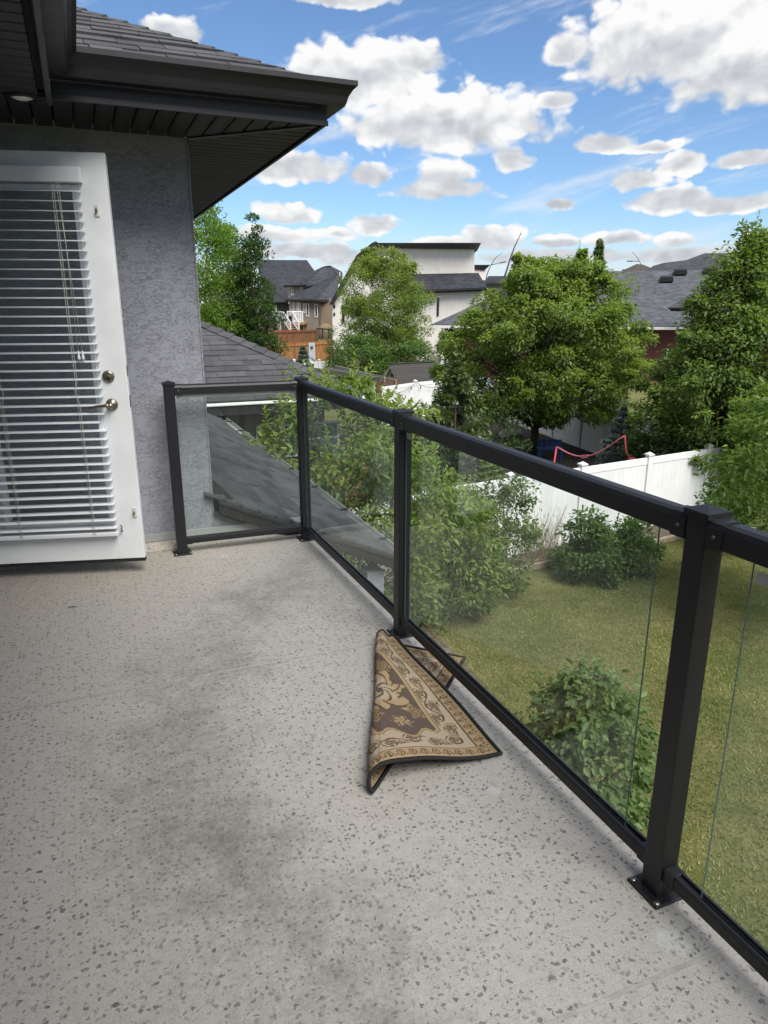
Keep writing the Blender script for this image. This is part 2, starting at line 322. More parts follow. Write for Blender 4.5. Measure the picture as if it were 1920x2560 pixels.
mat_shingle('shingle_grey', (.072, .075, .084, 1), .26)
mat_shingle('shingle_weathered', (.115, .122, .14, 1), .22)
simple('shingle_under', (.012, .012, .014, 1), .95, .1)
def mat_far_shingle(name, c, rowdir_scale=(3.2, 3.2, 14)):
    # far roofs: tabs too small to build singly
    t = newmat(name, c, .9, 0, .15); p = t.pos()
    mp = t.n('ShaderNodeMapping'); mp.inputs['Scale'].default_value = rowdir_scale; t.l(p, mp.inputs[0])
    v = t.n('ShaderNodeTexVoronoi'); v.inputs['Scale'].default_value = 1.0; t.l(mp.outputs[0], v.inputs['Vector'])
    sc = t.n('ShaderNodeSeparateColor'); t.l(v.outputs['Color'], sc.inputs[0])
    f = t.math('MULTIPLY_ADD', sc.outputs[0], .55, .70); f = t.math('MULTIPLY', f, t.step(t.noise(p, .6, 4), .3, .7, .92, 1.08))
    cc = t.n('ShaderNodeCombineColor'); [t.l(f, cc.inputs[i]) for i in range(3)]
    t.l(t.mix(1.0, c, cc.outputs[0], 'MULTIPLY'), t.bsdf.inputs['Base Color'])
mat_far_shingle('far_charcoal', (.040, .042, .052, 1))
mat_far_shingle('far_grey', (.085, .092, .105, 1))
mat_far_shingle('far_brown', (.075, .065, .058, 1))
mat_far_shingle('far_slate', (.055, .058, .07, 1))
def mat_siding(name, c, pitch, depth=.3):
    t = newmat(name, c, .6, 0, .3); p = t.pos(); sp = t.n('ShaderNodeSeparateXYZ'); t.l(p, sp.inputs[0])
    f = t.math('FRACT', t.math('DIVIDE', sp.outputs[2], pitch))
    sh = t.step(f, .0, .14, 1-depth, 1.0)
    sh = t.math('MULTIPLY', sh, t.step(t.noise(p, 1.5, 4), .3, .7, .93, 1.05))
    cc = t.n('ShaderNodeCombineColor'); [t.l(sh, cc.inputs[i]) for i in range(3)]
    t.l(t.mix(1.0, c, cc.outputs[0], 'MULTIPLY'), t.bsdf.inputs['Base Color'])
    t.bump(t.math('SUBTRACT', 1.0, f), .5, .02)
mat_siding('siding_taupe', (.20, .175, .15, 1), .17)
mat_siding('siding_brown', (.21, .165, .125, 1), .17)
mat_siding('siding_beige', (.40, .36, .31, 1), .17)
mat_siding('siding_grey', (.17, .16, .155, 1), .17)
mat_siding('siding_red', (.10, .030, .030, 1), .17)
simple('white_stucco', (.68, .655, .615, 1), .85, .05, 2, .2, 30)
simple('black_trim', (.012, .012, .014, 1), .5, .1)
simple('dark_window', (.02, .024, .03, 1), .08, .1, spec=.8)
simple('blue_window', (.10, .13, .16, 1), .1, .2, 1.5, spec=.8)
simple('cedar', (.27, .115, .035, 1), .7, .35, 2.0, .2, 40, rand=.2, stretch=(6, 6, .8))
simple('cedar_dark', (.145, .058, .022, 1), .7, .35, 2.0, .2, 40, rand=.2, stretch=(6, 6, .8))
simple('grey_wood', (.20, .19, .175, 1), .85, .3, 4, .3, 60, stretch=(3, 3, 8), rand=.15)
simple('brown_wood', (.13, .075, .045, 1), .8, .3, 4, rand=.15)
simple('orange_wood', (.38, .21, .09, 1), .75, .25, 4, rand=.2)
simple('timber_edge', (.30, .25, .19, 1), .85, .25, 4, .3, 50, rand=.15)
simple('bark', (.075, .06, .047, 1), .9, .35, 14, .6, 40)
simple('bark_pale', (.20, .18, .15, 1), .9, .35, 14, .4, 40)
simple('mulch', (.028, .021, .016, 1), .95, .5, 30, .8, 60)
simple('soil', (.105, .085, .062, 1), .95, .45, 18, .8, 40)
simple('stone', (.26, .24, .21, 1), .85, .3, 8, .4, 30)
simple('concrete', (.40, .38, .34, 1), .8, .12, 1.5)
simple('steel_pole', (.10, .11, .13, 1), .4, .1, metal=.4)
simple('pink', (.62, .085, .13, 1), .6, .1)
simple('pink_tape', (.70, .20, .25, 1), .6, .1)
simple('net_cord', (.03, .03, .03, 1), .8, .1)
simple('blue_plastic', (.02, .07, .24, 1), .4, .15)
simple('car_blue', (.016, .03, .075, 1), .22, .1, spec=.7)
simple('tyre', (.015, .015, .015, 1), .8, .1)
simple('grey_canvas', (.17, .18, .20, 1), .8, .12)
simple('tan_canvas', (.34, .30, .25, 1), .85, .15)
simple('shed_wall', (.33, .31, .28, 1), .7, .08)
simple('shed_roof', (.036, .033, .032, 1), .7, .2, 30, rand=.15)
simple('panel_grey', (.42, .46, .52, 1), .5, .05)
simple('dead_leaf', (.025, .025, .012, 1), .8, .3, 40)
simple('dry_stem', (.30, .235, .15, 1), .9, .3, 20)
simple('wicker', (.21, .15, .10, 1), .9, .3, 30, .5, 60)
simple('plaster_base', (.36, .33, .28, 1), .9, .1, 5)
simple('lamp_lens', (.80, .80, .76, 1), .3, .05)

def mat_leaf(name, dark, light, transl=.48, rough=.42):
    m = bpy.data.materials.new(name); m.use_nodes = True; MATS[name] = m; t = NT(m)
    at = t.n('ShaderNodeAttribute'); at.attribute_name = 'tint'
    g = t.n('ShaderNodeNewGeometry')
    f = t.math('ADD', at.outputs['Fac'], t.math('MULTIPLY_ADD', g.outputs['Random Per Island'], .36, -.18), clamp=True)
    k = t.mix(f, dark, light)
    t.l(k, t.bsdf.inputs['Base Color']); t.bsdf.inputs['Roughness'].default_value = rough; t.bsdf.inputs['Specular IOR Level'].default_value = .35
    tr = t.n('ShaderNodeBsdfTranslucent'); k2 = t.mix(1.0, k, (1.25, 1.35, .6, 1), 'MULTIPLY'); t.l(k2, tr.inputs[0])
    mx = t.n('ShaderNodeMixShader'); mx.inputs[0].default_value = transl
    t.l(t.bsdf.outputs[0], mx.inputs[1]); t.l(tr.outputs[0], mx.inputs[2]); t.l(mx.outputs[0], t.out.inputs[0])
mat_leaf('leaf_linden', (0.069, 0.123, 0.029, 1), (0.264, 0.360, 0.068, 1))
mat_leaf('leaf_linden_dark', (0.067, 0.122, 0.034, 1), (0.225, 0.320, 0.069, 1))
mat_leaf('leaf_elm', (0.094, 0.165, 0.033, 1), (0.281, 0.360, 0.075, 1), .48)
mat_leaf('leaf_poplar', (0.090, 0.190, 0.036, 1), (0.243, 0.360, 0.064, 1), .48)
mat_leaf('leaf_aspen_dark', (0.042, 0.084, 0.030, 1), (0.094, 0.157, 0.045, 1))
mat_leaf('leaf_cherry', (0.071, 0.132, 0.033, 1), (0.268, 0.357, 0.080, 1), .48)
mat_leaf('leaf_shrub', (0.063, 0.112, 0.037, 1), (0.179, 0.248, 0.072, 1), .48)
mat_leaf('leaf_apple', (0.061, 0.126, 0.025, 1), (0.209, 0.295, 0.059, 1), .48)
mat_leaf('leaf_lilac', (0.069, 0.131, 0.048, 1), (0.179, 0.259, 0.088, 1), .48)
mat_leaf('leaf_cedar', (0.047, 0.094, 0.022, 1), (0.106, 0.170, 0.034, 1), .2)
mat_leaf('leaf_spruce', (0.064, 0.110, 0.046, 1), (0.179, 0.247, 0.100, 1), .2)
mat_leaf('leaf_bluespruce', (0.052, 0.098, 0.090, 1), (0.210, 0.284, 0.263, 1), .15)
mat_leaf('leaf_green', (0.054, 0.115, 0.032, 1), (0.140, 0.233, 0.063, 1), .48)
mat_leaf('grass_blade', (0.123, 0.148, 0.041, 1), (0.349, 0.349, 0.150, 1), .3, .7)

def mat_ground():
    t = newmat('grass_ground', (.1, .1, .03, 1), .95, 0, .1); p = t.pos()
    a = t.noise(p, .55, 6, .65); b = t.noise(p, 3.5, 6, .7); c = t.noise(p, 70, 3, .7)
    f = t.step(t.math('ADD', t.math('MULTIPLY', a, .7), t.math('MULTIPLY', b, .5)), .44, .80)
    k = t.mix(f, (.100, .125, .036, 1), (.235, .220, .10, 1)); k = t.mix(t.step(c, .3, .75, 0, .5), k, (.075, .082, .028, 1))
    t.l(k, t.bsdf.inputs['Base Color']); t.bump(c, .8, .03)
mat_ground()
simple('far_lawn', (.065, .115, .022, 1), .95, .2, 1)

# ------------------------------------------------------------------ mesh helpers
def tag(o, label=None, cat=None, group=None, kind=None):
    if label: o['label'] = label
    if cat: o['category'] = cat
    if group: o['group'] = group
    if kind: o['kind'] = kind
    return o
def adopt(o, parent):
    if parent is not None:
        o.parent = parent
        if parent.type == 'EMPTY': o.location = -parent.location
    return o
def thing(name, label, cat, loc=(0, 0, 0), group=None):
    o = bpy.data.objects.new(name, None); col.objects.link(o); o.location = Vector([float(v) for v in loc]); o.empty_display_size = .2
    return tag(o, label, cat, group)
class MB:
    def __init__(s): s.v = []; s.f = []; s.m = []; s.sm = []
    def add(s, vs, fs, mi=0, smooth=False):
        b = len(s.v); s.v += [tuple(float(c) for c in q) for q in vs]
        for f in fs: s.f.append(tuple(i+b for i in f)); s.m.append(mi); s.sm.append(smooth)
        return s
    def box(s, lo, hi, mi=0):
        x0, y0, z0 = lo; x1, y1, z1 = hi
        return s.add([(x0,y0,z0),(x1,y0,z0),(x1,y1,z0),(x0,y1,z0),(x0,y0,z1),(x1,y0,z1),(x1,y1,z1),(x0,y1,z1)],
                     [(0,3,2,1),(4,5,6,7),(0,1,5,4),(1,2,6,5),(2,3,7,6),(3,0,4,7)], mi)
    def obox(s, c, ax, ay, az_, mi=0):
        c = np.array(c, float); ax = np.array(ax, float); ay = np.array(ay, float); az_ = np.array(az_, float)
        P = [c+i*ax+j*ay+k*az_ for k in (-1, 1) for i, j in ((-1,-1),(1,-1),(1,1),(-1,1))]
        return s.add(P, [(0,3,2,1),(4,5,6,7),(0,1,5,4),(1,2,6,5),(2,3,7,6),(3,0,4,7)], mi)
    def poly(s, pts, d, mi=0):
        pts = [np.array(p, float) for p in pts]; d = np.array(d, float); n = len(pts)
        q = pts+[p+d for p in pts]
        return s.add(q, [tuple(range(n)), tuple(range(2*n-1, n-1, -1))]+[(i, i+n, (i+1) % n+n, (i+1) % n) for i in range(n)], mi)
    def tube(s, pts, r, n=6, mi=0, smooth=True, cap=True):
        pts = [np.array(p, float) for p in pts]; m = len(pts); rr = r if hasattr(r, '__len__') else [r]*m
        V = []; prev = None
        for i in range(m):
            t = pts[min(i+1, m-1)]-pts[max(i-1, 0)]; L = np.linalg.norm(t); t = t/(L if L > 1e-9 else 1)
            if prev is None:
                a = np.array([0, 0, 1.]) if abs(t[2]) < .9 else np.array([1., 0, 0])
                u = np.cross(t, a)
            else: u = prev-t*np.dot(prev, t)
            u /= np.linalg.norm(u); prev = u; w = np.cross(t, u)
            V += [pts[i]+rr[i]*(math.cos(2*math.pi*k/n)*u+math.sin(2*math.pi*k/n)*w) for k in range(n)]
        F = [(i*n+k, i*n+(k+1) % n, (i+1)*n+(k+1) % n, (i+1)*n+k) for i in range(m-1) for k in range(n)]
        if cap: F += [tuple(range(n-1, -1, -1)), tuple((m-1)*n+k for k in range(n))]
        return s.add(V, F, mi, smooth)
    def lathe(s, c, axis, prof, n=16, mi=0, smooth=True):
        c = np.array(c, float); ax = np.array(axis, float); ax /= np.linalg.norm(ax)
        a = np.array([0, 0, 1.]) if abs(ax[2]) < .9 else np.array([1., 0, 0]); u = np.cross(ax, a); u /= np.linalg.norm(u); w = np.cross(ax, u)
        V = [c+ax*h+r*(math.cos(2*math.pi*k/n)*u+math.sin(2*math.pi*k/n)*w) for (r, h) in prof for k in range(n)]; m = len(prof)
        F = [(i*n+k, i*n+(k+1) % n, (i+1)*n+(k+1) % n, (i+1)*n+k) for i in range(m-1) for k in range(n)]
        F += [tuple(range(n-1, -1, -1)), tuple((m-1)*n+k for k in range(n))]
        return s.add(V, F, mi, smooth)
    def mesh(s, name, mats):
        me = bpy.data.meshes.new(name); me.from_pydata(s.v, [], s.f)
        for m in (mats if isinstance(mats, (list, tuple)) else [mats]): me.materials.append(MATS[m])
        me.polygons.foreach_set('material_index', s.m); me.polygons.foreach_set('use_smooth', s.sm); me.update()
        bm = bmesh.new(); bm.from_mesh(me); bmesh.ops.recalc_face_normals(bm, faces=bm.faces); bm.to_mesh(me); bm.free()
        return me
    def build(s, name, mats, parent=None, bevel=0.):
        o = bpy.data.objects.new(name, s.mesh(name, mats)); col.objects.link(o); adopt(o, parent)
        if bevel:
            b = o.modifiers.new('bevel', 'BEVEL'); b.width = bevel; b.segments = 2; b.limit_method = 'ANGLE'; b.angle_limit = R(40)
        return o
def link_copy(o, parent, loc=None):
    c = o.copy(); col.objects.link(c)
    c.parent = parent
    if loc is not None: c.location = loc
    return c
def V3(*a): return np.array(a, float)
GZ = -3.6
def ground(x, y):
    d = math.hypot(x, y); t = min(max((d-33)/45.0, 0), 1.6)
    return GZ + 1.8*t*t*(3-2*min(t, 1)) if t <= 1 else GZ + 1.8 + (t-1)*.4

# ------------------------------------------------------------------ terrain
def build_ground():
    xs = np.concatenate([np.linspace(-900, -60, 8), np.linspace(-50, 110, 81), np.linspace(120, 1200, 9)])
    ys = np.concatenate([np.linspace(-600, -40, 6), np.linspace(-30, 130, 81), np.linspace(150, 1800, 10)])
    v = [(x, y, ground(x, y)) for y in ys for x in xs]; n = len(xs)
    f = [(j*n+i, j*n+i+1, (j+1)*n+i+1, (j+1)*n+i) for j in range(len(ys)-1) for i in range(n-1)]
    o = MB().add(v, f).build('ground', 'grass_ground'); tag(o, kind='structure')
build_ground()

# ------------------------------------------------------------------ the house the deck belongs to
house = thing('house', 'dark-eaved house with lavender-grey stucco walls beside the deck', 'house', (.72, 4.8, GZ))
WY = 4.80; WX = .72; SZ = 2.55; FY = 4.15; FX = 1.385; LX = -1.75
b = MB()
b.box((LX-.2, WY, GZ), (-1.62, WY+.2, SZ)); b.box((-1.62, WY, 2.36), (-.70, WY+.2, SZ)); b.box((-1.62, WY, GZ), (-.70, WY+.2, .085))
b.box((-.70, WY, GZ), (WX, WY+.2, SZ))
b.poly([(WX, WY, GZ), (1.44, WY, GZ), (1.44, WY, -.02-.12), (WX+.0, WY, .305-.1)], (0, .2, 0))
wall = b.build('wall', 'stucco', house)
MB().box((WX-.2, WY+.2, GZ), (WX, 14.0, SZ)).build('wall', 'stucco', house)
MB().box((LX-.2, -4, GZ), (LX, WY-.002, SZ)).build('wall', 'stucco', house)
bw = MB().box((LX-.2, -4.4, GZ), (3.4, -4.2, SZ)); bw.build('wall', 'stucco', house)  # unseen rear wing, added behind the camera to darken reflections in the glass
MB().poly([(LX-.2, -3.6, SZ+.02), (4.0, -3.6, SZ+.02), (4.0, -9.6, SZ+.02+.48*6), (LX-.2, -9.6, SZ+.02+.48*6)], (0, 0, .12)).build('added_rear_roof', 'shingle_charcoal', house)  # unseen roof of the added wing, same purpose
MB().box((LX-.2, -3.62, SZ-.06), (4.0, -3.58, SZ+.14)).build('fascia', 'fascia', house)  # unseen eave board of the added wing
MB().box((-1.62, 6.6, GZ), (-.7, 6.7, SZ)).build('interior_wall', 'plaster_base', house)
fr = MB(); fr.box((-1.62, WY-.015, .087), (-1.585, WY+.15, 2.358)); fr.box((-.735, WY-.015, .087), (-.702, WY+.15, 2.358)); fr.box((-1.585, WY-.015, 2.325), (-.735, WY+.15, 2.358))
fr.build('door_frame', 'white_paint', house)
MB().box((-1.66, WY-.08, .04), (-.66, WY+.12, .083)).build('door_sill', 'galv', house)
# corner bead, slightly lighter ragged edge of the stucco
MB().box((WX-.004, WY-.006, .0), (WX+.006, WY+.006, SZ-.03)).build('corner_bead', 'stucco', house, .002)
# flashing at the foot of the wall
MB().box((-.69, WY-.012, .052), (1.40, WY-.002, .105)).build('wall_flashing', 'grey_flash', house, .002)
# soffits: every panel strip is a piece
so = MB().box((LX, FY-.0, SZ+.035), (FX-.03, WY, SZ+.045)); so.box((WX, WY, SZ+.035), (FX-.03, 14, SZ+.045)); so.box((LX, -4, SZ+.035), (-.03, FY, SZ+.045))
soffit = so.build('soffit', 'soffit_gap', house)
def strip(lo, hi, nm='soffit_strip', m='soffit'):
    o = MB().box(lo, hi).build(nm, m, None, .004); o.parent = soffit; return o
x = -1.7
while x < FX-.05:
    w = .1; y0 = FY+.03; y1 = WY-.003
    # mitre on the diagonal from the wall corner to the fascia corner
    xm = x+w/2
    if xm > WX: y1 = WY-(xm-WX)*.98
    if y1-y0 > .03: strip((x, y0, SZ), (x+w-.010, y1, SZ+.03))
    x += w
y = FY+.06
while y < 13.9:
    w = .1; x1 = FX-.03; x0 = WX+.003
    ym = y+w/2
    if ym < WY: x0 = WX+(WY-ym)*1.02
    if x1-x0 > .03: strip((x0, y, SZ), (x1, y+w-.012, SZ+.03))
    y += w
MB().poly([(WX, WY-.03, SZ-.008), (WX+.03, WY, SZ-.008), (FX-.03, FY+.06, SZ-.008), (FX-.06, FY+.03, SZ-.008)], (0, 0, .02)).build('mitre_trim', 'fascia', house)
y = -1.0
while y < FY-.02:
    strip((LX, y, SZ+.008), (-.06, y+.09, SZ+.03)); y += .1
# perforated bands in the front soffit (rows of vent holes)
pf = MB()
for i in range(9):
    x0 = .05+i*.1
    for ky in range(22):
        for kx in range(3):
            cx = x0+.02+kx*.02+(ky % 2)*.006; cy = FY+.06+ky*.026
            if cx > WX and cy > WY-(cx-WX)-.03: continue
            pf.add([(cx-.0035, cy-.005, SZ-.0012), (cx+.0035, cy-.005, SZ-.0012), (cx+.0035, cy+.005, SZ-.0012), (cx-.0035, cy+.005, SZ-.0012)], [(0, 1, 2, 3)])
o = pf.build('vent_holes', 'soffit_gap', soffit); o['kind'] = 'stuff'
# fascia boards
MB().box((-.0, FY-.02, SZ-.012), (FX, FY, SZ+.16)).box((-.0, FY-.028, SZ-.016), (FX+.004, FY-.02, SZ+.012)).build('fascia', 'fascia', house, .003)
MB().box((FX-.02, FY, SZ-.012), (FX, 14, SZ+.16)).build('fascia', 'fascia', house, .003)
MB().box((-.026, -4, SZ-.045), (-.0, FY-.03, SZ+.16)).build('fascia', 'fascia', house, .004)
# K-style gutters (profile: out, up)
KP = [(0, .0), (.072, .0), (.080, .018), (.088, .045), (.108, .075), (.128, .092), (.128, .116), (.112, .118), (.112, .100), (.095, .085), (.075, .050), (.065, .012), (.0, .012)]
def gutter_run(prof_at, m='fascia'):
    n = len(KP); V = [prof_at(i, k) for i in (0, 1) for k in range(n)]
    F = [(k, (k+1) % n, n+(k+1) % n, n+k) for k in range(n)]+[tuple(range(n)), tuple(range(2*n-1, n-1, -1))]
    return MB().add(V, F).build('gutter', m, house)
GZ0 = SZ+.072
gutter_run(lambda i, k: (( .0+KP[k][0], FY-.028-KP[k][0], GZ0+KP[k][1]) if i == 0 else (FX+.004+KP[k][0], FY-.028-KP[k][0], GZ0+KP[k][1])))
gutter_run(lambda i, k: ((FX+.004+KP[k][0], FY-.028-KP[k][0], GZ0+KP[k][1]) if i == 0 else (FX+.004+KP[k][0], 14, GZ0+KP[k][1])))
gutter_run(lambda i, k: ((.0+KP[k][0], FY-.028-KP[k][0], GZ0+KP[k][1]) if i == 0 else (.0+KP[k][0], -4, GZ0+KP[k][1])))
# pot light
pl = az(55, 242, SZ+.004)
po = MB().lathe((pl[0], pl[1], SZ+.03), (0, 0, -1), [(.0, 0), (.075, 0), (.075, .034), (.055, .036), (.05, .03)], 24).build('pot_light', 'black_metal', house)
MB().lathe((pl[0], pl[1], SZ+.02), (0, 0, -1), [(.0, 0), (.05, 0), (.05, .020), (.03, .028), (.0, .030)], 24).build('lens', 'lamp_lens', po)
# shingled roof planes
rng = np.random.default_rng(5)
def shingle_plane(roof, O, A, U, rows, expo, arange, wmin, wmax, mat, thick=.008, seed=1, start=0., name='shingle'):
    """O: eave corner, A: unit along the eave, U: unit up the slope; arange(u) -> (a0, a1)"""
    r = np.random.default_rng(seed); O, A, U = map(lambda q: np.array(q, float), (O, A, U)); Nn = np.cross(A, U); Nn /= np.linalg.norm(Nn)
    if Nn[2] < 0: Nn = -Nn
    cnt = 0
    for i in range(rows):
        u0 = start+i*expo; u1 = u0+expo*1.12
        l0, h0 = arange(u0); l1, h1 = arange(u1)
        a = l0-r.uniform(0, wmin)
        while a < h0:
            w = r.uniform(wmin, wmax); a0 = a; a1 = a+w-.004; a += w
            p0, p1 = max(a0, l0), min(a1, h0); q0, q1 = max(a0, l1), min(a1, h1)
            if p1-p0 < .02: continue
            if q1 < q0: q0 = q1 = (q0+q1)/2
            t = thick*r.uniform(.7, 1.6)
            B = [O+A*p0+U*u0, O+A*p1+U*u0, O+A*q1+U*u1, O+A*q0+U*u1]
            T = [B[0]+Nn*t*2, B[1]+Nn*t*2, B[2]+Nn*t*.9, B[3]+Nn*t*.9]
            o = MB().add(B+T, [(0,3,2,1),(4,5,6,7),(0,1,5,4),(1,2,6,5),(2,3,7,6),(3,0,4,7)]).build(name, mat, None); o.parent = roof; cnt += 1
    return cnt
PITCHU = .48; RZ0 = SZ+.175
roof = MB()
roof.add([(-.0, FY, RZ0), (FX+.035, FY, RZ0), (FX+.035-5, FY+5, RZ0+PITCHU*5), (-5, FY+5, RZ0+PITCHU*5)], [(0, 1, 2, 3)])
roof.add([(FX+.035, FY, RZ0), (FX+.035, 14, RZ0), (FX-5+.035, 14, RZ0+PITCHU*5), (FX-5+.035, FY+5, RZ0+PITCHU*5)], [(0, 1, 2, 3)])
roof.add([(0, FY, RZ0), (-5, FY+5, RZ0+PITCHU*5), (-5, -4, RZ0+PITCHU*5), (0, -4, RZ0)], [(0, 1, 2, 3)])
roof = roof.build('roof', 'shingle_charcoal', house)
un = np.array([0, 1, PITCHU]); un /= np.linalg.norm(un)
shingle_plane(roof, (0, FY-.03, RZ0+.004), (1, 0, 0), un, 12, .135, lambda u: (-u*un[1]-.02, FX+.035-u*un[1]), .16, .34, 'shingle_charcoal', .007, 3, 0)
# hip caps
hd = np.array([-1, 1, PITCHU]); hd /= np.linalg.norm(hd); c0 = np.array([FX+.045, FY-.01, RZ0+.012])
s1 = np.array([-1, 0, 0.]); s2 = np.array([0, 1, 0.])
sa = np.array([-.16, 0, -.0]); 
def hip_caps(parent, c0, hd, da, db, n, step, mat, lift=.012):
    for i in range(n):
        p = c0+hd*(i*step); q = c0+hd*((i+1)*step*1.0+.03)
        up = np.array([0, 0, lift*1.6]); upq = np.array([0, 0, lift*.5])
        Vv = [p+da+up, p+up*1.8, p+db+up, q+da+upq, q+upq*2, q+db+upq, p+da-up*.2, p+db-up*.2]
        o = MB().add(Vv, [(0, 1, 4, 3), (1, 2, 5, 4), (0, 6, 7, 2, 1)]).build('hip_cap', mat, None); o.parent = parent
da = np.array([-.10, -.0, 0.])+np.array([0, -.0, 0]); 
# cap flanks run down either slope at right angles to the hip
fl1 = np.cross(hd, np.array([0, -PITCHU, 1.])); fl1 /= np.linalg.norm(fl1)
if fl1[2] > 0: fl1 = -fl1
fl2 = np.cross(hd, np.array([PITCHU, 0, 1.])); fl2 /= np.linalg.norm(fl2)
if fl2[2] > 0: fl2 = -fl2
hip_caps(roof, c0, hd, fl1*.13, fl2*.13, 12, .16, 'shingle_charcoal', .007)

# lower shed roof beside the wall (below the deck rail), gutter along its eave
EX, EZ = 2.09, -.30; SL = (.31-EZ)/(EX-.74); LY0, LY1 = WY-.05, 13.2
ul = np.array([-1, 0, SL]); ul /= np.linalg.norm(ul)
lroof = MB().add([(EX, LY0, EZ), (EX, LY1, EZ), (.72, LY1, EZ+SL*(EX-.72)), (.72, LY0, EZ+SL*(EX-.72))], [(0, 1, 2, 3)])
lroof.add([(EX, LY0, EZ-.1), (EX, LY1, EZ-.1), (.72, LY1, EZ-.1+SL*(EX-.72)), (.72, LY0, EZ-.1+SL*(EX-.72))], [(0, 1, 2, 3)])
lroof = lroof.build('lower_roof', 'shingle_grey', house)
shingle_plane(lroof, (EX+.01, LY0, EZ+.003), (0, 1, 0), ul, 12, .13, lambda u: (0, 5.6), .22, .44, 'shingle_grey', .008, 8)
rk = np.array([EX-.74, 0, -SL*(EX-.74)])
f0 = np.array([.752, LY0-.03, EZ+SL*(EX-.752)-.006])
f1 = np.array([EX+.0, LY0-.03, EZ-.006])
MB().poly([f0, f1, f1+V3(0, 0, -.085), f0+V3(0, 0, -.085)], (0, .03, 0)).build('rake_board', 'dull_grey', house, .002)
MB().poly([f0+V3(0, -.012, .012), f1+V3(0, -.012, .012), f1+V3(0, -.012, -.012), f0+V3(0, -.012, -.012)], (0, .05, 0)).build('drip_edge', 'fascia', house, .002)
MB().poly([(.74, WY-.02, .33), (.90, WY-.02, EZ+SL*(EX-.90)+.012), (.80, WY+.45, EZ+SL*(EX-.80)+.012), (.735, WY+.45, .40)], (0.002, 0, .006)).build('step_flashing', 'dull_grey', house)
# its galvanised gutter in lengths with dark hangers
gp = [(0, 0), (.09, 0), (.10, .06), (.105, .06), (.095, -.008), (-.004, -.008)]
g = MB(); n = len(gp)
g.add([(EX+.0+p[0], yy, EZ-.055+p[1]) for yy in (LY0-.02, LY1) for p in gp], [(k, (k+1) % n, n+(k+1) % n, n+k) for k in range(n)]+[tuple(range(n)), tuple(range(2*n-1, n-1, -1))])
g = g.build('gutter', 'galv', house)
for yy in np.arange(LY0+.45, LY1, .95):
    MB().box((EX+.0, yy, EZ-.004), (EX+.104, yy+.022, EZ+.012)).build('gutter_hanger', 'black_metal', g)
# shaded porch under the lower roof
b = MB(); b.box((.73, 7.2, GZ), (EX-.1, 7.3, EZ-.05)); b.box((EX-.22, WY+.02, GZ), (EX-.08, WY+.16, EZ-.12)); b.build('porch_wall', 'stucco', house)

# ------------------------------------------------------------------ deck
dk = MB(); dk.box((LX, -4, -.22), (1.395, WY-.002, 0))
deck = dk.build('deck_floor', 'deck_vinyl'); tag(deck, kind='structure')
# membrane turned up at the wall, seams, edge metal, posts
MB().add([(LX, WY-.075, .002), (1.395, WY-.075, .002), (1.395, WY-.004, .052), (LX, WY-.004, .052), (LX, WY-.004, .0), (1.395, WY-.004, 0)], [(0, 1, 2, 3), (1, 5, 2), (0, 3, 4)]).build('upturn', 'deck_vinyl', deck)
MB().box((1.3952, -4, -.24), (1.407, WY-.01, .004)).build('edge_metal', 'white_paint', deck)
def seam(p, q, w=.010):
    p = V3(*p); q = V3(*q); d = (q-p)/np.linalg.norm(q-p); s = np.array([-d[1], d[0], 0])*w/2
    MB().poly([p-s, q-s, q+s, p+s], (0, 0, .0018)).build('seam', 'seam_vinyl', deck)
t = simple('seam_vinyl', (.27, .27, .255, 1), .5, .15, 20)
seam((-1.7, 2.955, .0005), (1.39, 2.915, .0005)); seam((-1.7, 1.03, .0005), (1.39, .985, .0005))
for yy in (-3, .9, 4.4): MB().box((1.2, yy, GZ), (1.34, yy+.14, -.22)).build('support_post', 'white_paint', deck)

# ------------------------------------------------------------------ railing
rail = thing('balcony_railing', 'black aluminium deck railing with clear glass panels', 'railing', (1.33, 2.95, 0))
RT, RB = 1.112, 1.050
def post(cx, cy, s=.032, bolts=True, ang=0.):
    pm = MB().box((cx-s, cy-s, .004), (cx+s, cy+s, 1.118)).build('post', 'black_metal', rail, .004)
    c = s+.006; k = MB().box((cx-c, cy-c, 1.112), (cx+c, cy+c, 1.126))
    k.add([(cx-c, cy-c, 1.126), (cx+c, cy-c, 1.126), (cx+c, cy+c, 1.126), (cx-c, cy+c, 1.126), (cx, cy, 1.139)], [(0, 1, 4), (1, 2, 4), (2, 3, 4), (3, 0, 4)])
    k.build('post_cap', 'black_metal', pm)
    e = .058; MB().box((cx-e, cy-e, .0), (cx+e, cy+e, .009)).build('base_plate', 'black_metal', pm, .003)
    for sx in (-1, 1):
        for sy in (-1, 1):
            MB().lathe((cx+sx*.046, cy+sy*.046, .009), (0, 0, 1), [(.010, 0), (.010, .002), (.006, .006), (.003, .0065)], 12).build('bolt', 'nickel', pm)
    return pm
P0 = (.475, 4.63); P1 = (1.325, 4.60); P2 = (1.335, 2.97); P3 = (1.345, 1.205); P4 = (1.355, -.60)
for p in (P0, P1, P2, P3, P4): post(*p)
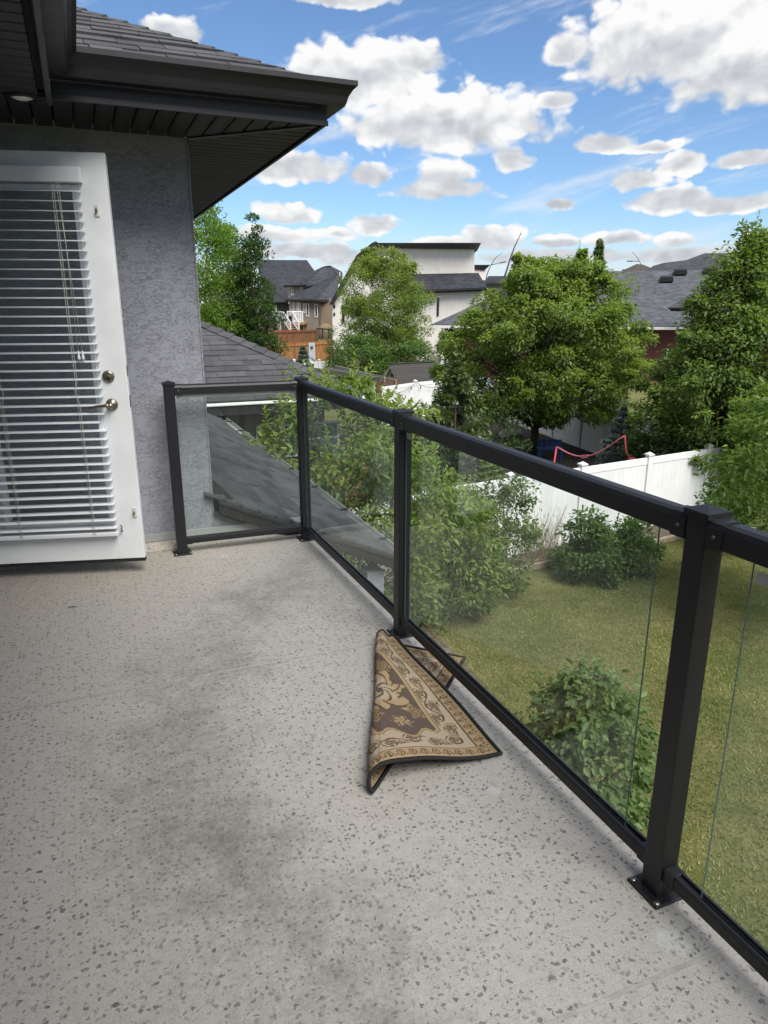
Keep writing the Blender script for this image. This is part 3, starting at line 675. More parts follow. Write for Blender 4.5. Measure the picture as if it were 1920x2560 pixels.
def rail_between(p, q, gapa, gapb, strip=False):
    p = V3(p[0], p[1], 0); q = V3(q[0], q[1], 0); d = q-p; L = np.linalg.norm(d); d /= L; s = np.array([-d[1], d[0], 0]); a = p+d*.033; e = q-d*.033
    # rounded top rail section
    w = .031; prof = [(-w, RB), (w, RB), (w, RT-.018), (w*.82, RT-.006), (w*.45, RT), (-w*.45, RT), (-w*.82, RT-.006), (-w, RT-.018)]
    n = len(prof); V = [c+s*x_+V3(0, 0, z_) for c in (a, e) for (x_, z_) in prof]
    tr = MB().add(V, [(k, (k+1) % n, n+(k+1) % n, n+k) for k in range(n)]+[tuple(range(n)), tuple(range(2*n-1, n-1, -1))]).build('top_rail', 'black_metal', rail, .002)
    # sleeve brackets with screws at both ends
    for c, dd in ((a, d), (e, -d)):
        w2 = .0335; pr2 = [(-w2, RB-.004), (w2, RB-.004), (w2, RT-.016), (w2*.82, RT-.003), (w2*.45, RT+.003), (-w2*.45, RT+.003), (-w2*.82, RT-.003), (-w2, RT-.016)]
        V = [q_+s*x_+V3(0, 0, z_) for q_ in (c, c+dd*.045) for (x_, z_) in pr2]
        MB().add(V, [(k, (k+1) % n, n+(k+1) % n, n+k) for k in range(n)]+[tuple(range(n)), tuple(range(2*n-1, n-1, -1))]).build('bracket', 'black_metal', tr)
        for sg in (-1, 1): MB().lathe(c+dd*.022+s*sg*w2+V3(0, 0, RT-.036), s*sg, [(.005, 0), (.005, .0015), (.003, .003)], 10).build('screw', 'steel_pole', tr)
    br = MB(); br.obox((a+e)/2+V3(0, 0, .083), d*(L/2-.033), s*.019, V3(0, 0, .017)); 
    br.obox((a+e)/2+V3(0, 0, .103)+s*.013, d*(L/2-.034), s*.0045, V3(0, 0, .006)); br.obox((a+e)/2+V3(0, 0, .103)-s*.013, d*(L/2-.034), s*.0045, V3(0, 0, .006))
    bo = br.build('bottom_rail', 'black_metal', rail, .002)
    for c, dd in ((a, d), (e, -d)): MB().obox(c+dd*.018+V3(0, 0, .085), dd*.018, s*.022, V3(0, 0, .023)).build('bracket', 'black_metal', bo, .002)
    ga = a+d*gapa; ge = e-d*gapb; h0, h1 = .10, RB-.0
    pane = MB(); pane.obox((ga+ge)/2+V3(0, 0, (h0+h1)/2), (ge-ga)/2, s*.003, V3(0, 0, (h1-h0)/2))
    # material 1 on the cut edges
    pane.m = [1 if i in (0, 1, 3, 5) else 0 for i in range(6)]
    me = pane.mesh('glass_pane', ['rail_glass', 'glass_edge'])
    nn = Vector(s)
    for f in me.polygons: f.material_index = 0 if abs(f.normal.dot(nn)) > .9 else 1
    po = bpy.data.objects.new('glass_pane', me); col.objects.link(po); adopt(po, rail)
    # gasket strip under the top rail
    MB().obox((ga+ge)/2+V3(0, 0, RB-(.008 if strip else .001)), (ge-ga)/2, s*.010, V3(0, 0, .012 if strip else .005)).build('glazing_strip', 'galv' if strip else 'black_metal', po)
    return po
rail_between(P0, P1, .012, .012, True); rail_between(P1, P2, .004, .028); rail_between(P2, P3, .006, .112); po = rail_between(P3, P4, .112, .03)
# makers' stickers in the pane corners
def sticker(pane, c, du, dv):
    MB().obox(c, du, dv, V3(.0004, 0, 0)).build('sticker', 'tan_sticker', pane)
simple('tan_sticker', (.55, .56, .55, 1), .6, .1)
sticker(po, V3(1.345-.005, 1.205-.033-.112-.06, 1.012), (0, .045, 0), (0, 0, .014))
panes = [o for o in rail.children if o.name.startswith('glass_pane')]
sticker(panes[2], V3(1.332, 2.90, 1.02), (0, .022, 0), (0, 0, .014))

# ------------------------------------------------------------------ open door with blind
dE = az(363, 1394, .10); dW = az(0, 1411, .10)
dd = dW-dE; dd[2] = 0; dd /= np.linalg.norm(dd); dn = np.array([-dd[1], dd[0], 0.])   # dd: towards the hinge
if dn[1] > 0: dn = -dn   # dn: face towards the deck
DW, DZ0, DZ1, DT = .93, .10, 2.358, .044
E0 = V3(dE[0], dE[1], 0)
def dp(u, z, o=0.): return E0+dd*u+dn*o+V3(0, 0, z)
def dbox(mb, u0, u1, z0, z1, o0, o1, mi=0): return mb.obox(dp((u0+u1)/2, (z0+z1)/2, (o0+o1)/2), dd*(u1-u0)/2, dn*(o1-o0)/2, V3(0, 0, (z1-z0)/2), mi)
ST = .155; GB, GT = .33, 2.20
d = MB(); dbox(d, 0, ST, DZ0, DZ1, -DT, 0); dbox(d, DW-ST, DW, DZ0, DZ1, -DT, 0); dbox(d, ST, DW-ST, DZ0, GB, -DT, 0); dbox(d, ST, DW-ST, GT, DZ1, -DT, 0)
door = d.build('door', 'white_paint', house, .003); door['label'] = 'white glazed door swung open against the stucco wall'
m = MB()
for (u0, u1, z0, z1) in ((ST, ST+.028, GB, GT), (DW-ST-.028, DW-ST, GB, GT), (ST+.028, DW-ST-.028, GB, GB+.028), (ST+.028, DW-ST-.028, GT-.028, GT)): dbox(m, u0, u1, z0, z1, -DT-.006, .010)
m.build('glazing_bead', 'white_paint', door, .004)
m = MB(); dbox(m, ST+.026, DW-ST-.026, GB+.026, GT-.026, -.030, -.020); m.build('glass_pane', 'door_glass', door)
m = MB(); dbox(m, ST+.03, DW-ST-.03, GB+.0265, GB+.034, -.019, .004); m.build('sealant', 'rusty', door)
m = MB(); dbox(m, .0, DW, DZ0-.022, DZ0-.001, -DT+.004, -.006); m.build('door_sweep', 'black_trim', door)
m = MB(); dbox(m, -.0015, -.0002, 1.02, 1.09, -DT+.01, -.01); dbox(m, -.0015, -.0002, 1.20, 1.26, -DT+.01, -.01); m.build('latch_plate', 'nickel', door)
def door_pt(px, py, o=0.):
    # point of the door face seen at that pixel
    r_ = ray(px, py); t_ = np.dot(E0-_C, dn)/np.dot(r_, dn); return _C+r_*t_+dn*o
db = door_pt(271, 941)
m = MB().lathe(db, dn, [(.034, 0), (.034, .006), (.030, .012), (.022, .015), (.0, .0155)], 28); m.build('deadbolt', 'nickel', door)
m = MB().obox(db+dn*.021, dd*.017, V3(0, 0, .006), dn*.006).build('thumb_turn', 'nickel', door, .003)
hb = door_pt(280, 1011)
m = MB().lathe(hb, dn, [(.034, 0), (.034, .005), (.030, .012), (.018, .018), (.012, .022), (.012, .05), (.0, .051)], 28)
m.tube([hb+dn*.045, hb+dn*.05+dd*.02, hb+dn*.05+dd*.07+V3(0, 0, -.004), hb+dn*.052+dd*.105+V3(0, 0, -.010), hb+dn*.046+dd*.118+V3(0, 0, -.012)], [.011, .010, .008, .0075, .006], 10)
m.build('lever_handle', 'nickel', door)
for (px, py) in ((243, 527), (337, 1281)):
    c = door_pt(px, py)
    k = MB().obox(c+dn*.003, dd*.011, V3(0, 0, .030), dn*.003); k.obox(c+dn*.012+V3(0, 0, .004), dd*.004, V3(0, 0, .008), dn*.010); k.build('hold_down_clip', 'tan_sticker', door, .002)
    MB().lathe(c+dn*.02+V3(0, 0, .004), dd, [(.009, -.004), (.009, .004), (.0, .004)], 10).build('pin', 'rusty', door)
# venetian blind hung on the door
blind = thing('window_blind', 'white venetian blind lowered over the open door pane', 'blind', dp(DW/2, GB, .03))
BU0, BU1 = ST-.02, DW-ST+.03; BZT = 2.28
m = MB(); dbox(m, BU0-.012, BU1+.02, BZT-.075, BZT, .035, .052); dbox(m, BU0-.012, BU0-.002, BZT-.074, BZT-.001, .004, .035); dbox(m, BU0+.01, BU1, BZT-.045, BZT-.006, .004, .034)
m.build('headrail', 'blind_white', blind, .004)
NS = 39; z0 = .315; z1 = BZT-.115
base = None
for i in range(NS):
    z = z0+(z1-z0)*i/(NS-1); s_ = MB(); w = .0235
    tilt = -.0030
    for (a_, b_) in ((-w, 0), (0, w)):
        pass
    prof = [(-w, tilt*-1), (0, .0025), (w, tilt), (w, tilt-.0028), (0, -.0005), (-w, -tilt-.0028)]
    n = len(prof); V = [dp(u, z+q[1], .030+q[0]) for u in (BU0, BU1) for q in prof]
    if i == 13: V[n:], V[:n] = V[n:], [dp(BU0+.03, z+q[1], .030+q[0]) for q in prof]
    s_.add(V, [(k, (k+1) % n, n+(k+1) % n, n+k) for k in range(n)]+[tuple(range(n)), tuple(range(2*n-1, n-1, -1))]).build('slat', 'blind_white', blind)
m = MB(); dbox(m, BU0, BU1, .262, .286, .008, .052); m.build('bottom_rail', 'blind_white', blind, .004)
for k, u in enumerate((BU0+.13, BU1-.13)):
    for o_ in (.0055, .0545):
        MB().tube([dp(u+.004, .275, o_), dp(u+.004, BZT-.075, o_)], .0011, 5).build('ladder_cord', 'cord', blind)
    MB().tube([dp(u-.006, .275, .056)]+[dp(u-.006+.018*math.exp(-((z-1.12)/.035)**2)*(1 if k else -.9)*-1, z, .056+.01*math.exp(-((z-1.12)/.05)**2)) for z in np.linspace(.4, 1.7, 60)]+[dp(u-.006, BZT-.075, .056)], .001, 5).build('lift_cord', 'cord', blind)
for k in (0, 1):
    e_ = dp(BU0+.075+.022*k, 1.345+.0*k, .062)
    MB().tube([dp(BU0+.11-.012*k, BZT-.075, .055), (dp(BU0+.095, 1.9, .06)), e_], .001, 5).build('pull_cord', 'cord', blind)
    MB().lathe(e_, (0, 0, -1), [(.003, -.002), (.005, .006), (.006, .022), (.009, .034), (.008, .045), (.0, .047)], 12).build('tassel', 'blind_white', blind)
m = MB(); c = dp(BU0-.012, .29, .02); m.tube([c+V3(0, 0, .03), c-dd*.012+V3(0, 0, .022), c-dd*.006+V3(0, 0, .006), c-dd*.014+V3(0, 0, -.006), c+V3(0, 0, -.012)], .004, 8).build('hold_hook', 'steel_pole', blind)

# ------------------------------------------------------------------ folded rug
def build_rug():
    W, Lr = .58, 1.05; NU, NV = 150, 262
    R0 = np.array([1.316, 1.885]); F0 = np.array([.548, 0.]); F1 = np.array([.105, 1.05])
    f = (F1-F0)/np.linalg.norm(F1-F0); nrm = np.array([f[1], -f[0]])
    if nrm[0] < 0: nrm = -nrm
    us = np.linspace(0, W, NU+1); vs_ = np.linspace(0, Lr, NV+1); U, Vv = np.meshgrid(us, vs_, indexing='ij')
    P = np.stack([U, Vv], -1); rel = P-F0; tpar = rel@f; s = rel@nrm     # s>0 : beyond the fold, goes underneath
    FL = np.linalg.norm(F1-F0); tn = np.clip(tpar/FL, 0, 1)
    r = .034-.014*tn + .004*np.sin(tn*9)
    half = math.pi*r/2
    # arc around the fold
    th = np.clip(s/r, -math.pi/2, math.pi/2)
    x = np.where(s < -half, s+half, np.where(s > half, -(s-half), 0.)) + 0*s
    xa = r*np.cos(th); z = r+ -r*np.sin(th)
    x = np.where(np.abs(s) <= half, xa, x); zt = z
    # top sheet falls from the crest to the floor with a soft wave
    dist = np.clip(-(s+half), 0, 1); wmax = np.clip(.50*(1-tn)+.06, .05, .6)
    fall = np.clip(dist/wmax, 0, 1)
    wave = .012*np.sin(fall*math.pi)*np.sin(tn*11+.5)+.010*np.exp(-((tn-.05)/.15)**2)*np.sin(fall*7.0)*(1-fall)
    ztop = 2*r*(0.5+0.5*np.cos(np.clip(fall*1.15, 0, 1)*math.pi)) + .010 + wave*(fall > 0)
    zz = np.where(s < -half, np.maximum(ztop, .010), np.where(s > half, .006, zt+.006))
    # small lift of the near lip where the fold opens
    lip = np.exp(-(Vv/.10)**2)*np.exp(-((s+.06)/.07)**2); zz = zz+.018*lip
    base = F0+tpar[..., None]*f+x[..., None]*nrm
    X = R0[0]-base[..., 0]; Y = R0[1]+base[..., 1]
    pts = np.stack([X, Y, zz], -1).reshape(-1, 3)
    idx = lambda i, j: i*(NV+1)+j
    faces = [(idx(i, j), idx(i+1, j), idx(i+1, j+1), idx(i, j+1)) for i in range(NU) for j in range(NV)]
    # woven pattern
    uc = (us[:-1]+us[1:])/2; vc = (vs_[:-1]+vs_[1:])/2; u, v = np.meshgrid(uc, vc, indexing='ij')
    e = np.minimum(np.minimum(u, W-u), np.minimum(v, Lr-v))
    side = np.argmin(np.stack([u, W-u, v, Lr-v]), 0); t = np.where(side < 2, v, u)
    tan = np.array(srgb(142, 124, 98)[:3]); tan2 = np.array(srgb(122, 105, 82)[:3]); cream = np.array(srgb(150, 138, 120)[:3]); br = np.array(srgb(84, 70, 56)[:3]); dk = np.array(srgb(82, 72, 66)[:3]); bl = np.array((.007, .007, .009))
    C = np.zeros(u.shape+(3,)); C[:] = tan
    def put(mask, c): C[mask] = c
    put(e > .068, cream)
    # border motif: little lotus heads in a row
    q = ((t+.003) % .046)/.046-.5; h = (e-.040)/.022
    rad = np.hypot(q*1.25, h*.55)
    put((e > .018) & (e < .062) & (rad < .42) & (rad > .30) & (h > -.75), br); put((e > .018) & (e < .062) & (np.hypot(q*1.5, (h-.15)*.6) < .20), tan2*.75)
    put((e > .018) & (e < .062) & (np.abs(q) < .07) & (h < .1) & (h > -.9), br); put((e > .018) & (e < .062) & (np.abs(np.abs(q)-.40) < .05) & (h < -.2) & (h > -.8), br)
    put((e > .0145) & (e < .0175), tan2*.8); put((e > .0635) & (e < .0695), br)
    # running scrolls in the cream band
    band = (e > .07) & (e < .172); em = .120
    ph = t/.175*2*math.pi; cv = em+.020*np.sin(ph); put(band & (np.abs(e-cv) < .0036) & (np.sin(ph*.5+.6) > -.75), br)
    for k, (dt, sg) in enumerate(((0.044, 1), (.131, -1))):
        tt = ((t-dt+.0875) % .175)-.0875; ee = (e-(em-sg*.012))
        rr = np.hypot(tt, ee); an = np.arctan2(ee*sg, tt)
        put(band & (rr < .034) & (np.abs(((rr-.0045*an/1.0) % .0135)-.006) < .0023) & (rr > .010), br)
        pet = .017+.006*np.cos(5*an); put(band & (rr < pet), tan2*.9); put(band & (np.abs(rr-pet) < .0022), br); put(band & (rr < .006), dk)
        lf = np.hypot((tt-.052)/1.9, (e-em-sg*.02))
        put(band & (lf < .0075), br); put(band & (lf < .0045), tan2)
        lf2 = np.hypot((tt+.050)/1.7, (e-em+sg*.022)); put(band & (lf2 < .007), dk*1.3); put(band & (lf2 < .004), tan)
    # inner frame with scalloped ends
    du = np.abs(u-W/2); dv = np.abs(v-Lr/2); hu, hv = W/2-.175, Lr/2-.19
    scal = hv+.035*np.cos(np.clip(du/hu, 0, 1)*math.pi*1.5)
    # shallow notches at the corners
    inside = np.minimum(hu-du, scal-dv); inside = np.minimum(inside, (hu+hv-.05-du-dv)*.8+.02)
    put(inside > -.024, br); put(inside > -.020, tan); put(inside > -.006, br); put(inside > 0, dk)
    # medallion: tan leafy rosette
    an = np.arctan2(v-Lr/2, (u-W/2)*1.0); rr = np.hypot((u-W/2), (v-Lr/2)*.50)
    edge = .088+.020*np.cos(6*an)+.009*np.cos(14*an+1)
    put((inside > 0) & (rr < edge+.006), br*.9); put((inside > 0) & (rr < edge), tan)
    put((inside > 0) & (rr < edge) & (np.cos(10*an+rr*150) > .72), br); put((inside > 0) & (rr < .050+.012*np.cos(6*an)), cream*.95)
    put((inside > 0) & (rr < .05) & (np.cos(6*an-rr*190) > .62), br); put((inside > 0) & (rr < .012), dk)
    for sv in (-1, 1):
        cy = Lr/2+sv*(hv-.075); r2 = np.hypot(u-W/2, (v-cy)*.9); a2 = np.arctan2(v-cy, u-W/2); pt = .036+.010*np.cos(6*a2)
        put((inside > 0) & (r2 < pt), tan); put((inside > 0) & (r2 < pt) & (np.cos(6*a2+r2*170) > .55), br)
        for su in (-1, 1):
            cu = W/2+su*.085; cy2 = Lr/2+sv*(hv-.155); r3 = np.hypot((u-cu), (v-cy2)*.6); a3 = np.arctan2(v-cy2, u-cu)
            put((inside > 0) & (r3 < .030+.008*np.cos(5*a3+su)), tan2); put((inside > 0) & (r3 < .030) & (np.abs((r3-.004*a3) % .012-.006) < .0022), br)
    put(e < .0125, bl)
    rg = np.random.default_rng(2); C *= (1+.13*(rg.random(u.shape)-.5))[..., None]; wv = (np.indices(u.shape)[1] % 2)*.06+.97; C *= wv[..., None]
    me = bpy.data.meshes.new('rug'); me.from_pydata(pts.tolist(), [], faces)
    ca = me.color_attributes.new('weave', 'FLOAT_COLOR', 'CORNER')
    flat = np.concatenate([C.reshape(-1, 3), np.ones((C.shape[0]*C.shape[1], 1))], 1); ca.data.foreach_set('color', np.repeat(flat, 4, 0).ravel())
    # pale backing seen on the other side of the weave
    tm = newmat('rug_weave', rough=.95, spec=.1); at = tm.n('ShaderNodeAttribute'); at.attribute_name = 'weave'
    tm.l(at.outputs['Color'], tm.bsdf.inputs['Base Color']); tm.bump(tm.noise(tm.pos(), 500, 2), .4, .003)
    me.materials.append(tm.m)
    me.polygons.foreach_set('use_smooth', [True]*len(me.polygons)); me.update()
    o = bpy.data.objects.new('rug', me); col.objects.link(o)
    so_ = o.modifiers.new('thick', 'SOLIDIFY'); so_.thickness = .005; so_.offset = 0
    tag(o, 'small patterned beige and brown rug folded over beside the railing', 'rug')
    # black bound edge as a rolled cord
    ring = [idx(i, 0) for i in range(NU)]+[idx(NU, j) for j in range(NV)]+[idx(i, NV) for i in range(NU, 0, -1)]+[idx(0, j) for j in range(NV, -1, -2)]
    MB().tube([pts[k]+V3(0, 0, .001) for k in ring[::3]], .0062, 6, cap=False).build('binding', 'binding_black', o)
simple('binding_black', (.008, .008, .010, 1), .9, .2, 200)
build_rug()
# dead leaf on the deck
lp = az(181, 1520, 0)
m = MB(); rl = np.random.default_rng(4)
for k in range(3):
    c = V3(lp[0]+(k-1)*.014, lp[1]+rl.uniform(-.006, .006), .004); a_ = rl.uniform(-.4, .4); u_ = V3(math.cos(a_), math.sin(a_), 0)*.016; w_ = V3(-math.sin(a_), math.cos(a_), 0)*.007
    m.add([c-u_, c-w_+V3(0, 0, .006), c+u_+V3(0, 0, .003), c+w_+V3(0, 0, .002)], [(0, 1, 2), (0, 2, 3)])
tag(m.build('dead_leaf', 'dead_leaf'), 'small dark dried leaf lying on the deck floor near the door', 'leaf')

# ------------------------------------------------------------------ vegetation tools
def unit(a): return a/np.maximum(np.linalg.norm(a, axis=-1, keepdims=True), 1e-9)
def leaf_object(name, P, D, Nn, L, W, tint, mat, parent, simple_=False, fold=.18):
    n = len(P); D = unit(D); Nn = unit(Nn-D*np.sum(Nn*D, -1, keepdims=True)); S = np.cross(D, Nn); L = L[:, None]; W = W[:, None]
    if simple_:
        vv = np.stack([P, P+D*L*.45+S*W*.5+Nn*W*fold, P+D*L, P+D*L*.45-S*W*.5+Nn*W*fold], 1); k = 4; fc = np.array([[0, 1, 2], [0, 2, 3]]); fs = 3
    else:
        vv = np.stack([P, P+D*L*.28+S*W*.44+Nn*W*fold, P+D*L*.66+S*W*.38+Nn*W*fold*.8-Nn*L*.05, P+D*L-Nn*L*.16, P+D*L*.66-S*W*.38+Nn*W*fold*.8-Nn*L*.05, P+D*L*.28-S*W*.44+Nn*W*fold], 1); k = 6; fc = np.array([[0, 1, 2, 3], [0, 3, 4, 5]]); fs = 4
    V = vv.reshape(-1, 3); F = (fc[None]+(np.arange(n)*k)[:, None, None]).reshape(-1, fs)
    me = bpy.data.meshes.new(name); me.vertices.add(len(V)); me.vertices.foreach_set('co', V.astype(np.float32).ravel())
    me.loops.add(F.size); me.loops.foreach_set('vertex_index', F.ravel().astype(np.int32)); me.polygons.add(len(F))
    me.polygons.foreach_set('loop_start', (np.arange(len(F))*fs).astype(np.int32)); me.polygons.foreach_set('loop_total', np.full(len(F), fs, np.int32))
    at = me.attributes.new('tint', 'FLOAT', 'POINT'); at.data.foreach_set('value', np.repeat(tint, k).astype(np.float32))
    me.materials.append(MATS[mat]); me.update(); me.validate()
    o = bpy.data.objects.new(name, me); col.objects.link(o); adopt(o, parent); return o
def rnd_unit(r, n): return unit(r.normal(size=(n, 3)))
def broadleaf(name, label, base, prof, K, per, cs, leaf, mat, seed, trunk_r=.12, cat='tree', bark='bark', ratio=.55, stems=1, group=None, droop=.35, lean=(0, 0), simple_=False, tip=.35, leaders=0, ragged=0., part='crown', inner=.25, ybias=0., trunk_name='trunk', spread=.0, shoots=0):
    """prof: list of (height, radius) above the base; K clusters of `per` leaves of size cs"""
    r = np.random.default_rng(seed); base = np.array(base, float)
    t = thing(name, label, cat, base, group)
    hs = np.array([p[0] for p in prof]); rs = np.array([p[1] for p in prof]); H = hs[-1]
    # clusters weighted by local radius
    hh = np.linspace(hs[0], hs[-1], 200); w = np.interp(hh, hs, rs)+.08*rs.max(); w /= w.sum()
    ch = r.choice(hh, K, p=w)+r.uniform(-.1, .1, K)*cs; ca = r.uniform(0, 2*math.pi, K)
    lob = 1+.09*np.sin(3*ca+seed+ch*1.3)+.07*np.sin(5*ca-ch*2.1+seed*2)
    frac = np.where(r.random(K) < inner, r.uniform(.25, .7, K), r.uniform(.70, 1.0+ragged, K))
    cr = np.interp(ch, hs, rs)*lob*frac
    Cc = np.stack([cr*np.cos(ca)+lean[0]*ch, cr*np.sin(ca)+lean[1]*ch, ch], 1)
    csz = cs*r.uniform(.6, 1.35, K)
    if ragged: csz = np.where(frac > 1.0, csz*.6, csz)
    if leaders:
        ex, eh = [], []
        for k in range(leaders):
            a = r.uniform(0, 6.28); h0 = H*r.uniform(.80, .90); q = np.interp(h0, hs, rs)*r.uniform(.2, .72); nk = r.integers(3, 6)
            for j in range(nk):
                h = h0+cs*.50*j; ex.append([q*math.cos(a)*(1+.06*j)+lean[0]*h, q*math.sin(a)*(1+.06*j)+lean[1]*h, h]); eh.append(cs*(.80-.60*j/nk))
        Cc = np.concatenate([Cc, np.array(ex)]); ch = np.concatenate([ch, np.array(ex)[:, 2]]); csz = np.concatenate([csz, eh]); K = len(Cc)
    # limbs from trunk to clusters
    m = MB(); tk = MB(); top = H*.82
    if stems == 1:
        wob = [base+V3(lean[0]*h+.02*H*math.sin(h*1.7+seed)*min(1, h), lean[1]*h+.02*H*math.cos(h*1.3+seed)*min(1, h)-0, h) for h in np.linspace(-.15, top, 9)]
        tk.tube(wob, [trunk_r*(1-.86*i/8) for i in range(9)], 8)
        axis = lambda h: np.array([np.interp(h, np.linspace(-.15, top, 9), [q[i]-base[i] for q in wob]) for i in range(3)])
        nst = [axis]
    else:
        nst = []
        for k in range(stems):
            a = 2*math.pi*k/stems+r.uniform(-.3, .3); sp = rs.max()*.45*r.uniform(.6, 1.1)
            q = [base+V3(sp*math.cos(a)*(h/top)**1.3+.05*math.cos(a)+lean[0]*h, sp*math.sin(a)*(h/top)**1.3+.05*math.sin(a)+lean[1]*h, h) for h in np.linspace(-.1, top, 8)]
            tk.tube(q, [trunk_r*(1-.85*i/7) for i in range(8)], 6)
            nst.append(lambda h, q=q: np.array([np.interp(h, np.linspace(-.1, top, 8), [z_[i]-base[i] for z_ in q]) for i in range(3)]))
    for k in range(K):
        c = Cc[k]; ax = nst[k % len(nst)]; d_ = math.hypot(c[0], c[1]); h0 = max(hs[0]*.72, min(c[2]-d_*.55-.2, top*.98)); s_ = ax(h0)
        mid = (s_+c)/2+V3(0, 0, .10*d_); rr = max(.006, trunk_r*.16*min(1, d_/max(rs.max(), .1)+.3))
        m.tube([base+s_, base+mid, base+c], [rr, rr*.6, rr*.25], 4, cap=False)
    tk.build(trunk_name, bark, t); m.build('branches', bark, t)['kind'] = 'stuff'
    n = K*per; ci = np.repeat(np.arange(K), per); uv = rnd_unit(r, n); uv[:, 2] = uv[:, 2]*.9+.15; uv = unit(uv)
    rad = csz[ci]*(r.random(n)**.42)
    off = uv*rad[:, None]*np.array([1, 1, .72])
    outw = unit(np.stack([Cc[ci, 0]-lean[0]*ch[ci], Cc[ci, 1]-lean[1]*ch[ci], np.full(n, .25)], 1))
    P = base+Cc[ci]+off
    Nn = unit(uv*.5+np.array([0, 0, .75])+outw*.25+r.normal(size=(n, 3))*.38)
    D = outw*.55+uv*.5+r.normal(size=(n, 3))*.55; D[:, 2] -= droop
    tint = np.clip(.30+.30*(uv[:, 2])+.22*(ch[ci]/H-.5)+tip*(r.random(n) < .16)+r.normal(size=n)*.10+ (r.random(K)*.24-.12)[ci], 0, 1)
    L = leaf*r.uniform(.5, 1.25, n); 
    if shoots:
        # upright fresh shoots poking out of the top
        sp_, sd_, sn_, sl_, st_ = [], [], [], [], []
        for k in range(shoots):
            a = r.uniform(0, 2*math.pi); h = r.uniform(.70, 1.0)*H; q = np.interp(h, hs, rs)*r.uniform(.3, .95); b0 = base+V3(q*math.cos(a)+lean[0]*h, q*math.sin(a)+lean[1]*h, h); ln = r.uniform(.5, 1.0)*cs*1.3
            for j in range(16):
                f_ = j/15; g_ = a+j*2.4; sp_.append(b0+V3(.04*math.cos(a)*f_, .04*math.sin(a)*f_, ln*f_)); sd_.append(V3(math.cos(g_), math.sin(g_), .15+.9*f_)); sn_.append(V3(-math.cos(g_)*.3, -math.sin(g_)*.3, 1)); sl_.append(leaf*(1.05-.5*f_)); st_.append(.55+.4*f_)
        P = np.concatenate([P, sp_]); D = np.concatenate([D, sd_]); Nn = np.concatenate([Nn, sn_]); L = np.concatenate([L, sl_]); tint = np.concatenate([tint, st_])
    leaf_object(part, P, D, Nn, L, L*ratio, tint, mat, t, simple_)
    return t
def conifer(name, label, base, H, rad, mat, seed, whorls=16, per=9, needle=.10, leader=.0, cat='tree', group=None, up=.25, trunk_r=.06, sprays=7, low=.04):
    r = np.random.default_rng(seed); base = np.array(base, float); t = thing(name, label, cat, base, group)
    MB().tube([base+V3(0, 0, -.1), base+V3(0, 0, H*.5), base+V3(0, 0, H)], [trunk_r, trunk_r*.55, .008], 7).build('trunk', 'bark', t)
    m = MB(); Ps, Ds, Ns, Ls, Ts = [], [], [], [], []
    def spray(a, b_, nn, l, tt):
        a = np.array(a); d_ = b_-a; q = r.random(nn)[:, None]; Ps.append(a+d_*q); ax = unit(d_[None])[0]
        sd_ = rnd_unit(r, nn); sd_ = unit(sd_-ax*(sd_@ax)[:, None]); dirv = ax*.75+sd_*.85; Ds.append(dirv); Ns.append(sd_*.5+V3(0, 0, .7)); Ls.append(l*r.uniform(.7, 1.2, nn)); Ts.append(np.clip(.22+tt+.55*(q[:, 0]**2)+r.normal(size=nn)*.10, 0, 1))
    for i in range(whorls):
        f_ = i/(whorls-1); h = H*(low+(.97-low)*f_); R_ = rad*(1-f_)**.82*r.uniform(.88, 1.08)+.04
        for k in range(max(4, int(per*(1-.45*f_)))):
            a = r.uniform(0, 2*math.pi); l = R_*r.uniform(.75, 1.1); s0 = base+V3(0, 0, h); e_ = s0+V3(l*math.cos(a), l*math.sin(a), l*(up*r.uniform(.3, 1.2)-.18*(1-f_))); mid = (s0+e_)/2+V3(0, 0, -.06*l)
            m.tube([s0, mid, e_], [.012, .008, .003], 3, cap=False)
            spray(mid, e_, 30, needle, .2); spray(s0+(mid-s0)*.4, mid, 12, needle, .05)
            for j in range(sprays):
                q = .25+.72*j/sprays; b0 = s0+(mid-s0)*(q*2) if q < .5 else mid+(e_-mid)*(q*2-1); sg = 1 if j % 2 else -1; aa = a+sg*.85; ll = l*.36*(1.1-q)
                spray(b0, b0+V3(ll*math.cos(aa), ll*math.sin(aa), ll*.05), 22, needle*.9, .18)
    if leader:
        q0 = base+V3(0, 0, H*.97); q1 = base+V3(.0, 0, H+leader); m.tube([q0, q1], [.012, .006], 4); spray(q0, q1, 20, needle*.6, .4)
        for j in range(5):
            a = j*1.3; q2 = q0+V3(0, 0, leader*.35*(1+.2*j)); spray(q2, q2+V3(.18*math.cos(a), .18*math.sin(a), .10), 10, needle*.6, .5)
    m.build('branches', 'bark', t)['kind'] = 'stuff'
    leaf_object('needles', np.concatenate(Ps), np.concatenate(Ds), np.concatenate(Ns), np.concatenate(Ls), np.concatenate(Ls)*.30, np.concatenate(Ts), mat, t, True, .0)
    return t
def on_ground(px, py_top, D):
    q = ad(px, py_top, D); return V3(q[0], q[1], ground(q[0], q[1])), q[2]

